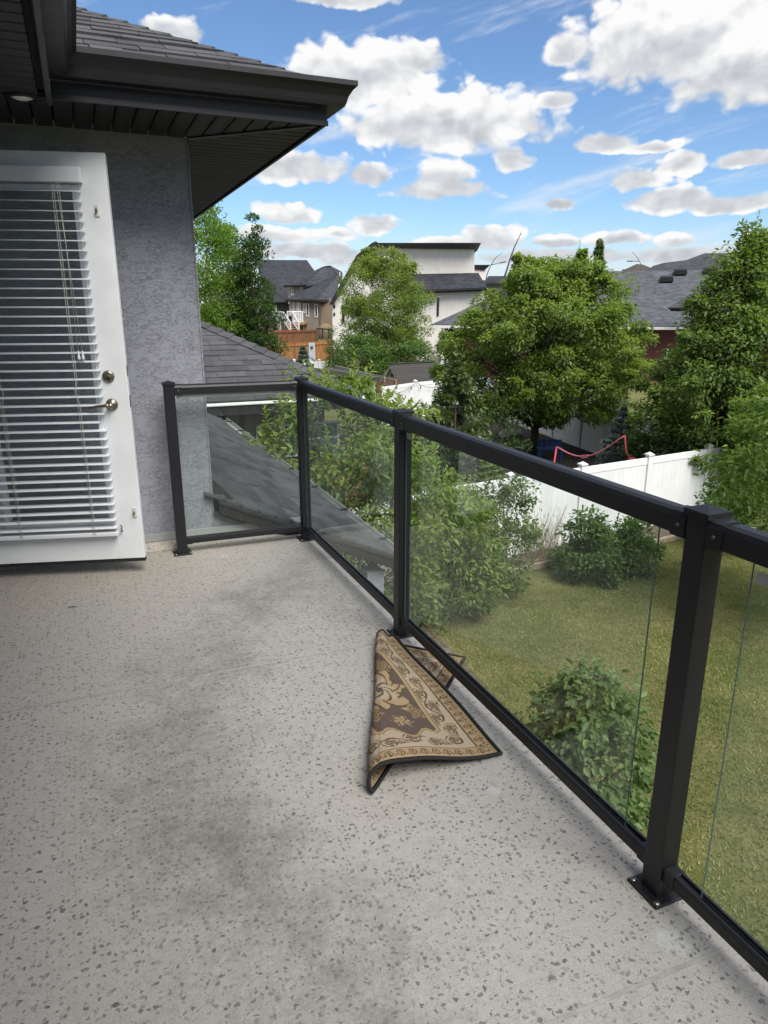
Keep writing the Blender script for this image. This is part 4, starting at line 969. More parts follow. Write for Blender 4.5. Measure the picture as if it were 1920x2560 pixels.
# ------------------------------------------------------------------ lawn, bed, timber edging
def lawn():
    r = np.random.default_rng(11); n = 190000
    # blades spread over the yard in view, denser near the deck
    y = 1.0+10.6*r.random(n)**1.15; x = 1.8+r.random(n)*15.0
    keep = (y < 10.6+.12*(x-5.8)-.2*np.sin(x)) & (y > .12*x*0+(-.0)) & (np.arctan2(x, y) < R(62)) & ~((x < 4.6) & (y > 6.8))
    x, y = x[keep], y[keep]; n = len(x)
    P = np.stack([x, y, np.full(n, GZ)], 1); D = r.normal(size=(n, 3))*.55; D[:, 2] = .75
    pat = .5+.30*np.sin(x*1.9+np.sin(y*1.3)*1.4)*np.cos(y*1.6+.8*np.sin(x*.9))+.22*np.sin(x*5.1+2*np.sin(y*3.0))*np.sin(y*4.3+1.0)
    tint = np.clip(.46+(pat-.5)*1.35+r.normal(size=n)*.20, 0, 1)
    L = r.uniform(.025, .065, n)
    tag(leaf_object('lawn_grass', P, D, rnd_unit(r, n), L, np.full(n, .012), tint, 'grass_blade', None, True, .0), 'short mottled green and straw coloured lawn grass in the yard', 'grass', kind='stuff')
lawn()
FA = V3(3.70, 11.54, 0); FB = V3(20.2, 13.53, 0)          # near fence line
fdir = unit((FB-FA)[None])[0]; fn = V3(-fdir[1], fdir[0], 0)
bed_pts = [az(1010, 1500, GZ), az(1120, 1478, GZ), az(1230, 1450, GZ), az(1330, 1425, GZ), az(1440, 1403, GZ), az(1560, 1380, GZ), az(1690, 1350, GZ), az(1900, 1330, GZ)]
bp = [V3(q[0], q[1], GZ+.05) for q in bed_pts]
back = [V3(q[0], 11.54+.12*(q[0]-3.7)-.02, GZ+.05) for q in bp]
bed = MB(); n = len(bp)
bed.add(bp+back, [(i, i+1, n+i+1, n+i) for i in range(n-1)]); bed = bed.build('garden_bed', 'soil'); tag(bed, kind='structure')
b2 = MB().add([(2.1, 6.2, GZ+.03), (4.7, 7.2, GZ+.03), tuple(bp[0]-V3(0, 0, .015)), (4.0, 11.5, GZ+.03), (2.1, 12, GZ+.03)], [(0, 1, 2, 3, 4)]).build('garden_bed', 'soil'); tag(b2, kind='structure')
edge = thing('timber_edging', 'low weathered timber edging along the garden bed', 'edging', bp[2])
for i in range(n-1):
    p, q = bp[i], bp[i+1]; L_ = np.linalg.norm(q-p); d_ = (q-p)/L_; k = max(1, int(round(L_/1.1)))
    for j in range(k):
        a_ = p+d_*L_*j/k; c = a_+d_*L_/k/2+V3(0, 0, .02); MB().obox(c, d_*(L_/k/2-.01), V3(-d_[1], d_[0], 0)*.05, V3(0, 0, .06)).build('timber', 'timber_edge', edge, .008)
# small timber stake by the deck
q = ad(1115, 1625, 8.0); MB_ = MB().box((q[0]-.06, q[1]-.06, GZ), (q[0]+.06, q[1]+.06, q[2])); MB_.box((q[0]+.062, q[1]-.06, GZ), (q[0]+.10, q[1]+.06, q[2]-.06))
tag(MB_.build('wooden_post', 'grey_wood', None, .006), 'short grey wooden post standing in the lawn below the rug', 'post')

# ------------------------------------------------------------------ white vinyl fences
plank_me = {}
def vinyl_fence(label, pts, h, group=None, plank=.155, zg=GZ, first=True):
    t = thing('vinyl_fence', label, 'fence', V3(pts[0][0], pts[0][1], zg))
    for i, p in enumerate(pts):
        p = V3(p[0], p[1], zg); po_ = MB().box((p[0]-.065, p[1]-.065, zg), (p[0]+.065, p[1]+.065, zg+h+.06)).build('post', 'white_vinyl', t, .006)
        k = MB().box((p[0]-.085, p[1]-.085, zg+h+.055), (p[0]+.085, p[1]+.085, zg+h+.085)); c = .075; z_ = zg+h+.085
        k.add([(p[0]-c, p[1]-c, z_), (p[0]+c, p[1]-c, z_), (p[0]+c, p[1]+c, z_), (p[0]-c, p[1]+c, z_), (p[0], p[1], z_+.05)], [(0, 1, 4), (1, 2, 4), (2, 3, 4), (3, 0, 4)]); k.build('post_cap', 'white_vinyl', po_)
    for p, q in zip(pts[:-1], pts[1:]):
        p = V3(p[0], p[1], zg); q = V3(q[0], q[1], zg); L_ = np.linalg.norm(q-p); d_ = (q-p)/L_; s = V3(-d_[1], d_[0], 0); a_ = p+d_*.066; Lp = L_-.132
        pn = MB().obox((p+q)/2+V3(0, 0, h-.08), d_*Lp/2, s*.025, V3(0, 0, .08)).build('top_rail', 'white_vinyl', t, .006); MB().obox((p+q)/2+V3(0, 0, .11), d_*Lp/2, s*.025, V3(0, 0, .08)).build('bottom_rail', 'white_vinyl', t, .006)
        k = max(1, int(round(Lp/plank))); w = Lp/k
        for j in range(k):
            key = (round(w, 3), h, tuple(np.round(d_, 3)))
            c = a_+d_*(w*(j+.5))
            if key not in plank_me:
                # tongue and groove board: flat face with a chamfered groove either side
                g = .006; hh = (h-.16-.19)/2; P_ = [(-w/2, .009), (-w/2+g, .014), (w/2-g, .014), (w/2, .009), (w/2, -.009), (w/2-g, -.014), (-w/2+g, -.014), (-w/2, -.009)]
                V = [d_*x_+s*y_+V3(0, 0, sg*hh) for sg in (-1, 1) for x_, y_ in P_]; nn = 8
                plank_me[key] = MB().add(V, [(i, (i+1) % nn, nn+(i+1) % nn, nn+i) for i in range(nn)]+[tuple(range(nn)), tuple(range(2*nn-1, nn-1, -1))]).mesh('plank', 'white_vinyl')
            o = bpy.data.objects.new('plank', plank_me[key]); col.objects.link(o); o.parent = pn; o.location = c+V3(0, 0, (h-.16+.19)/2)
    return t
fy = lambda x: 11.80+.1205*(x-5.854)
vinyl_fence('white vinyl privacy fence bounding the lawn, the nearest one', [(x, fy(x)) for x in (3.72, 5.854, 7.84, 9.822, 11.913, 14.02, 16.1)], 1.76)
vinyl_fence('white vinyl fence with hanging string lights behind the round tree', [(15.55, 14.6), (15.85, 16.8), (16.344, 18.97), (16.75, 21.2), (17.1, 23.4), (17.4, 25.6), (17.7, 27.9), (17.9, 30.3)], 1.76, plank=.19)
vinyl_fence('white vinyl fence in front of the dark-roofed playhouse', [(11.2, 28.0), (13.783, 29.364), (15.9, 30.1), (17.9, 30.45)], 1.76, plank=.20)

# ------------------------------------------------------------------ neighbouring low house behind the lower roof
nb = thing('neighbour_house', 'low house with charcoal hip roof and white gutter just beyond the deck', 'house', (3.0, 13.0, GZ))
NY, NZ, NX, NP = 12.4, -.04, 4.78, .50
nr = MB(); dN = 7.0
nr.add([(NX-14, NY, NZ), (NX, NY, NZ), (NX-dN, NY+dN, NZ+NP*dN), (NX-14, NY+dN, NZ+NP*dN)], [(0, 1, 2, 3)])
nr.add([(NX, NY, NZ), (NX, NY+2*dN, NZ), (NX-dN, NY+dN, NZ+NP*dN)], [(0, 1, 2)])
nr.add([(NX, NY+2*dN, NZ), (NX-14, NY+2*dN, NZ), (NX-14, NY+dN, NZ+NP*dN), (NX-dN, NY+dN, NZ+NP*dN)], [(0, 1, 2, 3)])
nr.add([(NX-14, NY, NZ-.02), (NX, NY, NZ-.02), (NX, NY+2*dN, NZ-.02), (NX-14, NY+2*dN, NZ-.02)], [(0, 1, 2, 3)])
nroof = nr.build('roof', 'shingle_charcoal', nb)
un2 = np.array([0, 1, NP]); un2 /= np.linalg.norm(un2)
cnt = shingle_plane(nroof, (0, NY-.02, NZ+.004), (1, 0, 0), un2, 17, .19, lambda u: (1.5, NX-u*un2[1]), .34, .62, 'shingle_charcoal', .010, 21)
hd2 = np.array([-1, 1, NP]); hd2 /= np.linalg.norm(hd2)
q1_ = np.cross(hd2, np.array([0, -NP, 1.])); q1_ /= np.linalg.norm(q1_); q1_ = -q1_ if q1_[2] > 0 else q1_
q2_ = np.cross(hd2, np.array([NP, 0, 1.])); q2_ /= np.linalg.norm(q2_); q2_ = -q2_ if q2_[2] > 0 else q2_
hip_caps(nroof, np.array([NX, NY-.02, NZ+.02]), hd2, q1_*.18, q2_*.18, 19, .27, 'shingle_charcoal', .018)
MB().box((-9, NY-.13, NZ-.055), (NX+.12, NY-.005, NZ-.012)).build('gutter', 'white_gutter', nb, .01); MB().box((-9, NY-.10, NZ-.22), (NX+.08, NY-.003, NZ-.056)).build('fascia', 'fascia', nb)
MB().box((-9, NY+.0, NZ-.16), (NX, NY+.6, NZ-.03)).build('soffit', 'soffit', nb)
MB().box((-9, NY+.6, GZ), (NX-.6, NY+13.4, NZ-.02)).build('wall', 'siding_taupe', nb)
wq = [aY(635, 1061, NY+.59), aY(735, 1108, NY+.59)]
def window(parent, x0, x1, y, z0, z1, axis='x', fm='white_vinyl', pm='dark_window', fw=.06, bars=1):
    m = MB(); m.box((x0, y-.05, z0), (x0+fw, y, z1)); m.box((x1-fw, y-.05, z0), (x1, y, z1)); m.box((x0+fw, y-.05, z0), (x1-fw, y, z0+fw)); m.box((x0+fw, y-.05, z1-fw), (x1-fw, y, z1))
    if bars: m.box(((x0+x1)/2-.03, y-.045, z0+fw), ((x0+x1)/2+.03, y-.002, z1-fw)); m.box((x0+fw, y-.043, (z0+z1)/2-.02), ((x0+x1)/2-.03, y-.004, (z0+z1)/2+.02)); m.box(((x0+x1)/2+.03, y-.043, (z0+z1)/2-.02), (x1-fw, y-.004, (z0+z1)/2+.02))
    o = m.build('window', fm, parent); p = MB().box((x0+fw, y-.03, z0+fw), (x1-fw, y-.01, z1-fw)).build('pane', pm, o); return o
window(nb, wq[0][0]+.02, wq[1][0]+.9, NY+.598, wq[1][2]-.25, wq[0][2]-.02, fw=.045, bars=1, fm='galv', pm='blue_window')

# ------------------------------------------------------------------ far houses: facades measured on upright planes, built as solids
class Wall:
    """upright plane at horizontal distance D under pixel (px,py), turned by `turn` degrees from facing the camera"""
    def __init__(s, px, py, D, turn=0.):
        s.P = ad(px, py, D); h = math.atan2(s.P[0], s.P[1])+R(turn); s.n = np.array([-math.sin(h), -math.cos(h), 0.]); s.t = np.array([math.cos(h), -math.sin(h), 0.])
    def pt(s, px, py, back=0.):
        d = ray(px, py); P = s.P-s.n*back; return _C+d*(np.dot(P-_C, s.n)/np.dot(d, s.n))
    def solid(s, name, pts, depth, mat, parent, back=0., bevel=0.):
        return MB().poly([s.pt(x, y, back) for x, y in pts], -s.n*depth).build(name, mat, parent, bevel)
    def sheet(s, name, pts, mat, parent, thick=.15):
        return MB().poly([s.pt(x, y, bk) for x, y, bk in pts], (0, 0, -thick)).build(name, mat, parent)
    def window(s, x0, y0, x1, y1, parent, fm='white_vinyl', pm='dark_window', fw=.07, mull=0):
        a = s.pt(x0, y1); b = s.pt(x1, y0); w = np.dot(b-a, s.t); h = b[2]-a[2]; a = a+s.n*.05
        m = MB(); 
        def bar(u0, u1, z0, z1, th=.05): m.obox(a+s.t*(u0+u1)/2+V3(0, 0, (z0+z1)/2)-s.n*.02, s.t*(u1-u0)/2, s.n*th, V3(0, 0, (z1-z0)/2))
        bar(0, fw, 0, h); bar(w-fw, w, 0, h); bar(fw, w-fw, 0, fw); bar(fw, w-fw, h-fw, h)
        for k in range(mull): c = w*(k+1)/(mull+1); bar(c-fw/2, c+fw/2, fw, h-fw, .045)
        o = m.build('window', fm, parent)
        MB().obox(a+s.t*w/2+V3(0, 0, h/2)-s.n*.03, s.t*(w/2-fw), s.n*.01, V3(0, 0, h/2-fw)).build('pane', pm, o); return o
def base_of(p): return V3(p[0], p[1], ground(p[0], p[1]))

# white modern house
W3 = Wall(1000, 800, 60, 4)
wh = thing('white_house', 'tall white stucco house with black flat parapet roofs behind the loose tree', 'house', base_of(W3.pt(1000, 870)))
W3.solid('wall', [(831, 905), (1212, 905), (1212, 722), (1075, 724), (1000, 726), (1000, 640), (900, 640), (836, 745), (831, 752)], 9, 'white_stucco', wh)
W3.solid('wall', [(938, 730), (1186, 730), (1186, 618), (938, 618)], 7, 'white_stucco', wh, back=1.4)
W3.solid('wall', [(1182, 700), (1214, 700), (1214, 668), (1182, 668)], 3, 'white_stucco', wh, back=2.6)
MB().poly([W3.pt(930, 607, .2), W3.pt(1203, 607, .2), W3.pt(1187, 622, 1.0), W3.pt(938, 620, 1.0)], -W3.n*8.2).build('parapet', 'black_trim', wh)
MB().poly([W3.pt(1180, 662, 2.3), W3.pt(1226, 662, 2.3), W3.pt(1210, 676, 2.5), W3.pt(1180, 674, 2.5)], -W3.n*4).build('parapet', 'black_trim', wh)
W3.solid('rake_board', [(822, 762), (832, 762), (897, 652), (940, 614), (940, 603), (930, 607), (891, 638)], 9.6, 'black_trim', wh, back=-.5)
W3.sheet('roof', [(1000, 728, -.6), (1218, 719, -.6), (1196, 682, 1.38), (1000, 686, 1.38)], 'far_charcoal', wh, .25)
W3.solid('fascia', [(1000, 733), (1219, 723), (1219, 718), (1000, 727)], .12, 'black_trim', wh, back=-.75)
W3.window(1092, 744, 1098, 790, wh, 'black_trim', fw=.02); W3.window(856, 762, 861, 806, wh, 'black_trim', fw=.02); W3.window(834, 762, 838, 770, wh, 'black_trim', fw=.02); W3.window(834, 782, 838, 789, wh, 'black_trim', fw=.02); W3.window(878, 762, 886, 770, wh, 'black_trim', fw=.02)
W3.solid('plinth', [(832, 880), (1213, 880), (1213, 875), (832, 875)], .2, 'concrete', wh, back=-.12)

# taupe two-storey house with deck
W2 = Wall(780, 780, 76, 6)
th = thing('taupe_house', 'taupe sided two-storey house with dark hip roofs and a white railed deck', 'house', base_of(W2.pt(770, 840)))
W2.solid('wall', [(727, 850), (801, 850), (801, 746), (727, 746)], 9, 'siding_taupe', th)
W2.solid('wall', [(723, 850), (733, 850), (733, 746), (723, 746)], 9, 'siding_beige', th, back=-.08)
W2.solid('wall', [(721, 760), (768, 760), (768, 712), (721, 712)], 8, 'siding_beige', th, back=2.5)
W2.solid('wall', [(802, 850), (834, 850), (834, 746), (802, 746)], 7, 'siding_brown', th, back=.35)
W2.solid('corner_trim', [(798, 838), (801.5, 838), (801.5, 751), (798, 751)], .2, 'brown_wood', th, back=-.1)
W2.sheet('roof', [(713, 749, -.7), (792, 749.5, -.7), (848, 684, 6.0), (800, 700, 4.6)], 'far_charcoal', th, .2)
W2.sheet('roof', [(792, 749.5, -.7), (842, 748, 1.0), (848, 684, 6.0)], 'far_slate', th, .2)
W2.sheet('roof', [(709, 713.5, 1.7), (764, 711, 1.7), (812, 665, 6.5), (806, 667, 6.0)], 'far_charcoal', th, .2)
W2.sheet('roof', [(764, 711, 1.7), (856, 705, 6.5), (856, 680, 7.5), (826, 664, 6.5), (812, 665, 6.5)], 'far_slate', th, .2)
W2.solid('fascia', [(713, 752), (818, 753), (818, 749), (713, 748)], .2, 'black_trim', th, back=-.85)
W2.solid('fascia', [(709, 716), (766, 714), (766, 711), (709, 713)], .2, 'black_trim', th, back=1.55)
for (x0, y0, x1, y1, mu) in ((734, 752, 745, 784, 2), (758, 759, 763, 782, 0), (766, 759, 772.5, 791, 0), (787, 760, 794, 793, 0)): W2.window(x0, y0, x1, y1, th, mull=mu)
W2b = Wall(780, 780, 78.4, 6)
W2b.window(728, 718, 733.5, 738, th); W2b.window(751, 718, 757, 730, th)
W2.window(746.5, 756, 751.5, 800, th, fw=.1)
W2.solid('vent_pipe', [(848.5, 690), (850.5, 690), (850.5, 680), (848.5, 680)], .1, 'white_vinyl', th, back=6.2)
# its deck
dkf = thing('wooden_deck', 'raised wooden deck with white railing and stairs behind taupe house', 'deck', base_of(W2.pt(730, 830, -3)))
W2.solid('platform', [(698, 813), (760, 812), (760, 806), (698, 808)], 3.2, 'orange_wood', dkf, back=-3.2)
for x in (700, 720, 758): W2.solid('leg', [(x, 838), (x+2, 838), (x+2, 812), (x, 812)], .12, 'brown_wood', dkf, back=-3.0)
def white_rail(p, q, h, nbal, parent):
    d_ = (q-p); 
    MB().tube([p+V3(0, 0, h), q+V3(0, 0, h)], .05, 4, smooth=False).build('handrail', 'white_vinyl', parent); MB().tube([p+V3(0, 0, .1), q+V3(0, 0, .1)], .04, 4, smooth=False).build('rail', 'white_vinyl', parent)
    for k in range(nbal+1):
        c = p+d_*k/nbal; MB().tube([c, c+V3(0, 0, h)], .055 if k in (0, nbal) else .022, 4, smooth=False).build('post' if k in (0, nbal) else 'baluster', 'white_vinyl', parent)
a_ = W2.pt(685, 806, -3.2); b_ = W2.pt(709, 806, -3.2); c_ = W2.pt(731, 806, -3.2); e_ = W2.pt(757, 806, -3.2)
white_rail(a_, b_, 1.0, 14, dkf); white_rail(c_, e_, 1.0, 12, dkf); white_rail(b_+(-W2.n)*2.8, c_+(-W2.n)*2.8, 1.0, 8, dkf)
sb = W2.pt(727, 832, -5.6); sc_ = W2.pt(748, 832, -5.6)
white_rail(b_, sb, 1.0, 7, dkf); white_rail(c_, sc_, 1.0, 7, dkf)
for k in range(6):
    f_ = (k+.5)/6; l_ = b_+(sb-b_)*f_; r_ = c_+(sc_-c_)*f_; MB().obox((l_+r_)/2, (r_-l_)/2, W2.n*.16, V3(0, 0, .03)).build('step', 'orange_wood', dkf)
W2.solid('barbecue', [(722, 806), (729, 806), (729, 792), (725, 789), (721, 793)], .6, 'black_metal', dkf, back=-1.6)
# gazebo
gz = thing('gazebo', 'grey canopy gazebo with brown drapes beside the white railing', 'gazebo', base_of(W2.pt(672, 830, -6)))
A_ = W2.pt(655, 803, -7); B_ = W2.pt(699, 802, -7); C_ = B_-W2.n*3; D_ = A_-W2.n*3; T_ = (A_+B_+C_+D_)/4+V3(0, 0, .75)
MB().add([A_, B_, C_, D_, T_], [(0, 1, 4), (1, 2, 4), (2, 3, 4), (3, 0, 4), (0, 3, 2, 1)]).build('canopy', 'grey_canvas', gz)
T2 = T_+V3(0, 0, .02); MB().add([T2+(A_-T_)*.3, T2+(B_-T_)*.3, T2+(C_-T_)*.3, T2+(D_-T_)*.3, T2+V3(0, 0, .25)], [(0, 1, 4), (1, 2, 4), (2, 3, 4), (3, 0, 4)]).build('vent_cap', 'grey_canvas', gz)
for q in (A_, B_, C_, D_): MB().tube([q*.96+T_*.04+V3(0, 0, -2.1), q*.96+T_*.04], .06, 6).build('leg', 'brown_wood', gz)
for k, q in enumerate((A_*.55+B_*.45, B_*.95+A_*.05)): MB().tube([q+V3(0, 0, -.15), q+W2.t*.1+V3(0, 0, -.9), q+W2.t*.25+V3(0, 0, -2.0)], [.22, .10, .16], 8).build('drape', 'tan_canvas' if k else 'brown_wood', gz)
# rounded brown cover by the taupe wall and the dark railing there
q = W2.pt(814, 830, -2.5)
tag(MB().lathe((q[0], q[1], q[2]), (0, 0, 1), [(.72, -1.2), (.75, -.1), (.72, .35), (.58, .62), (.32, .78), (.0, .82)], 14).build('wicker_dome', 'wicker'), 'rounded brown wicker cover standing against the taupe wall', 'cover')
br_ = thing('dark_railing', 'black metal railing panel behind the brown wooden fences', 'railing', base_of(W2.pt(800, 840, -8)))
for x in (791, 805.5, 820, 846): W2.solid('post', [(x, 846), (x+2.4, 846), (x+2.4, 820+(x-791)*.06), (x, 820+(x-791)*.06)], .1, 'black_metal', br_, back=-8)
W2.solid('top_rail', [(791, 823), (850, 826), (850, 823.5), (791, 820)], .1, 'black_metal', br_, back=-8.12); W2.solid('glass_pane', [(793.6, 846), (846, 846), (846, 827), (793.6, 825)], .02, 'rail_glass', br_, back=-7.95)

# grey gabled house far left
W1 = Wall(690, 740, 84, -8)
gh = thing('grey_house', 'grey house with a steep charcoal gable roof behind the columnar trees', 'house', base_of(W1.pt(690, 820)))
W1.solid('wall', [(640, 850), (683, 850), (683, 757), (661, 716), (640, 716)], 8, 'siding_grey', gh, back=.6)
W1.solid('wall', [(690, 850), (727, 850), (727, 753), (690, 753)], 8, 'siding_grey', gh, back=.9)
W1.sheet('roof', [(683, 756, -.4), (727, 756, -.4), (790, 682, 6), (767, 650, 8), (640, 650, 8), (655, 706, 1.0)], 'far_charcoal', gh, .25)
W1.window(676, 757, 680, 778, gh); W1.window(687.5, 757, 691, 778, gh)
W1.solid('roof_vent', [(686, 708), (692, 708), (691, 704), (687, 704)], .3, 'black_trim', gh, back=3.4)
W1.solid('fascia', [(683, 757), (727, 757), (727, 754), (683, 754)], .2, 'black_trim', gh, back=-.6)

# red sided house on the right
W4 = Wall(1082, 811, 48, 10)
rh = thing('red_house', 'dark red sided house with grey shingle roof behind the round tree', 'house', base_of(W4.pt(1200, 900)))
zE = W4.pt(1082, 812)[2]
def r4(px, back, py=None, rise=0.): 
    # eave-level point under pixel column px on the facade plane set back by `back`
    P = W4.pt(px, 812, back); return V3(P[0], P[1], zE+rise)
e0 = W4.pt(1080, 811); tW = W4.t; nW = W4.n
def red(u, back, rise): return V3(*(e0[:2]+tW[:2]*u-nW[:2]*back), zE+rise)
LEN = 24.0
DR = 7.0; RI = 3.5
# ridge height so that it shows at y~675 near x 1700
MB().poly([red(-.1, -.05, 0), red(LEN, -.05, 0), red(LEN, DR, RI), red(DR, DR, RI)], (0, 0, -.15)).build('roof', 'far_grey', rh)
MB().poly([red(-.1, -.05, 0), red(DR, DR, RI), red(-.1, 2*DR, 0)], (0, 0, -.15)).build('roof', 'far_grey', rh)
MB().poly([red(LEN, 2*DR, 0), red(-.1, 2*DR, 0), red(DR, DR, RI), red(LEN, DR, RI)], (0, 0, -.15)).build('roof', 'far_grey', rh)
MB().poly([red(-.1, -.12, -.04), red(LEN, -.12, -.04), red(LEN, -.12, -.20), red(-.1, -.12, -.20)], -nW*.13).build('gutter', 'white_gutter', rh, .01)
gb = red(.6, .55, 0)[2]
gr0 = base_of(red(5, 2, 0))[2]-.5
MB().poly([red(.62, .5, -.18), red(LEN, .5, -.18), V3(*red(LEN, .5, 0)[:2], gr0), V3(*red(.62, .5, 0)[:2], gr0)], -nW*12).build('wall', 'siding_red', rh)
MB().poly([red(.55, .46, -.2), red(.80, .46, -.2), V3(*red(.80, .46, 0)[:2], gr0), V3(*red(.55, .46, 0)[:2], gr0)], -nW*.1).build('corner_trim', 'white_vinyl', rh)
s0 = red(.75, -.02, -.2); s1 = red(1.02, .36, -.65); s2 = V3(s1[0], s1[1], gr0+.3); MB().tube([s0, s0+V3(0, 0, -.15), s1, s2], .06, 6).build('downspout', 'white_gutter', rh)
# icicle-like string of small lights under the gutter
il = MB(); rr_ = np.random.default_rng(3)
for u in np.arange(.0, 5, .14): p = red(u, -.1, -.2); il.tube([p, p+V3(0, 0, -.04-.12*rr_.random())], .018, 4)
o = il.build('fringe_lights', 'white_vinyl', rh); o['kind'] = 'stuff'
def on_red_roof(px, py):
    # point of the front slope seen at a pixel
    A0 = red(0, 0, 0); nn = np.cross(tW, (-nW*DR+V3(0, 0, RI))); dd_ = ray(px, py); return _C+dd_*(np.dot(A0-_C, nn)/np.dot(dd_, nn))
for (px, py) in ((1666, 705), (1700, 687), (1774, 684)):
    c = on_red_roof(px, py); MB().add([c-tW*.42+nW*.25+V3(0, 0, .02), c+tW*.42+nW*.25+V3(0, 0, .02), c+tW*.42-nW*.3+V3(0, 0, .1), c-tW*.42-nW*.3+V3(0, 0, .1), c-tW*.36+nW*.28+V3(0, 0, .30), c+tW*.36+nW*.28+V3(0, 0, .30), c+tW*.36-nW*.25+V3(0, 0, .42), c-tW*.36-nW*.25+V3(0, 0, .42)], [(0,3,2,1),(4,5,6,7),(0,1,5,4),(1,2,6,5),(2,3,7,6),(3,0,4,7)]).build('roof_vent', 'black_trim', rh)
# projecting dormer roof
W4d = Wall(1690, 770, 44.5, 10)
W4d.sheet('dormer_roof', [(1672, 769, 0), (1760, 769, 0), (1790, 735, 2.6), (1726, 735, 2.6)], 'far_slate', rh, .1)
W4d.solid('dormer_fascia', [(1670, 772), (1762, 772), (1762, 769), (1670, 769)], .3, 'black_trim', rh, back=-.1); W4d.solid('dormer_wall', [(1676, 778), (1756, 778), (1756, 772), (1676, 772)], 2.5, 'black_trim', rh, back=.2)
pw = W4.pt(1690, 808, .45)
Wr = Wall(1690, 820, float(math.hypot(*red(15.2, .5, 0)[:2])), -14)
Wr.P = red(10, .5, 0); Wr.n = nW; Wr.t = tW
Wr.window(1690, 808, 1712, 834, rh, pm='blue_window'); Wr.window(1664, 872, 1676, 900, rh, pm='blue_window')

# houses beyond
W5 = Wall(1700, 670, 88, -10)
h5 = thing('slate_house', 'far house with a wide slate-grey hip roof above the red house', 'house', base_of(W5.pt(1700, 740)))
W5.sheet('roof', [(1588, 694, 0), (1960, 694, 0), (1960, 634, 7), (1786, 633, 7), (1762, 633, 7), (1716, 650, 5), (1660, 657, 4.2), (1634, 664, 3.2)], 'far_slate', h5, .2); W5.solid('wall', [(1596, 760), (1960, 760), (1960, 697), (1596, 697)], 9, 'siding_beige', h5, back=.5)
W6 = Wall(1580, 680, 105, 5)
h6 = thing('brown_roof_house', 'far house with a brown pyramid roof beside the round tree', 'house', base_of(W6.pt(1580, 740)))
W6.sheet('roof', [(1515, 696, 0), (1660, 696, 0), (1624, 668, 4), (1606, 661, 5), (1591, 660, 5)], 'far_brown', h6, .2); W6.solid('wall', [(1522, 760), (1650, 760), (1650, 699), (1522, 699)], 9, 'siding_beige', h6, back=.5)
W7 = Wall(1900, 670, 78, -20)
h7 = thing('tan_roof_house', 'far house with a brown roof at the right edge of the picture', 'house', base_of(W7.pt(1900, 740)))
W7.sheet('roof', [(1876, 668, 0), (2060, 668, 0), (2040, 622, 6), (1935, 632, 6)], 'far_brown', h7, .2); W7.solid('wall', [(1884, 760), (2050, 760), (2050, 672), (1884, 672)], 9, 'siding_beige', h7, back=.5)
W8 = Wall(1240, 700, 95, 0)
h8 = thing('dark_roof_house', 'far low dark roof just right of the white house', 'house', base_of(W8.pt(1240, 740)))
W8.sheet('roof', [(1205, 706, 0), (1420, 706, 0), (1400, 690, 4), (1222, 690, 4)], 'far_charcoal', h8, .2); W8.solid('wall', [(1212, 780), (1412, 780), (1412, 709), (1212, 709)], 8, 'siding_grey', h8, back=.5)

# ------------------------------------------------------------------ street lamps
def street_lamp(label, D, pts, r0, arm=None):
    P = [ad(x, y, D) for x, y in pts]; t = thing('street_lamp', label, 'street lamp', base_of(P[0]), 'curved street lamps')
    b0 = base_of(P[0]); MB().tube([b0]+P, [r0]*2+[r0*(1-.55*i/(len(P)-1)) for i in range(1, len(P))], 8).build('pole', 'steel_pole', t)
    if arm:
        a_, b_ = ad(*arm[0], D), ad(*arm[1], D); MB().tube([a_, b_], [.05, .04], 6).build('arm', 'steel_pole', t); d_ = unit((b_-a_)[None])[0]; MB().obox(b_+d_*.25, d_*.35, np.cross(d_, V3(0, 0, 1))*.14, V3(0, 0, .06)).build('lamp_head', 'steel_pole', t, .02)
street_lamp('thick dark leaning street lamp pole rising above the round tree', 62, [(1262, 690), (1268, 672), (1276, 645), (1286, 618), (1303, 582)], .085)
street_lamp('thin bowed street lamp beside the white house, arm to the right', 85, [(1214, 700), (1219, 682), (1227, 663), (1239, 645), (1256, 631)], .06, ((1228, 662), (1252, 657)))
street_lamp('thin street lamp above the brown pyramid roof, arm to the left', 95, [(1612, 694), (1609, 678), (1602, 660), (1594, 645), (1581, 630)], .06, ((1597, 653), (1580, 653)))

# ------------------------------------------------------------------ brown fences, far white fence, grey panel
def board_fence(label, px0, py0, px1, py1, D0, D1, h, mat, board=.14, post_every=2.4):
    a_ = ad(px0, py0, D0); b_ = ad(px1, py1, D1); L_ = np.linalg.norm((b_-a_)[:2]); t = thing('wooden_fence', label, 'fence', base_of(a_))
    d_ = unit(np.array([[b_[0]-a_[0], b_[1]-a_[1], 0]]))[0]; s = V3(-d_[1], d_[0], 0); r = np.random.default_rng(int(px0)); m = MB(); k = int(L_/board)
    for i in range(k):
        f_ = (i+.5)/k; c = a_+(b_-a_)*f_; hh = h+r.uniform(-.02, .02); m.obox(c+V3(0, 0, -hh/2)+s*r.uniform(-.012, .012), d_*board*.47, s*.012, V3(0, 0, hh/2))
    o = m.build('boards', mat, t); o['kind'] = 'stuff'
    np_ = int(L_/post_every)
    for i in range(np_+1): c = a_+(b_-a_)*i/np_; MB().obox(c+V3(0, 0, -h/2+.03), d_*.06, s*.06, V3(0, 0, h/2+.03)).build('post', 'cedar_dark', t)
    for z_ in (-.18, -h*.75): MB().obox((a_+b_)/2+V3(0, 0, z_)-s*.05, (b_-a_)/2, s*.025, V3(0, 0, .06)).build('rail', mat, t)
board_fence('dark brown wooden fence below the white railed deck', 640, 827, 792, 823, 66, 66, 2.0, 'cedar_dark')
board_fence('orange-brown wooden fence in front of the darker one', 640, 863, 832, 851, 56, 56, 2.2, 'cedar')
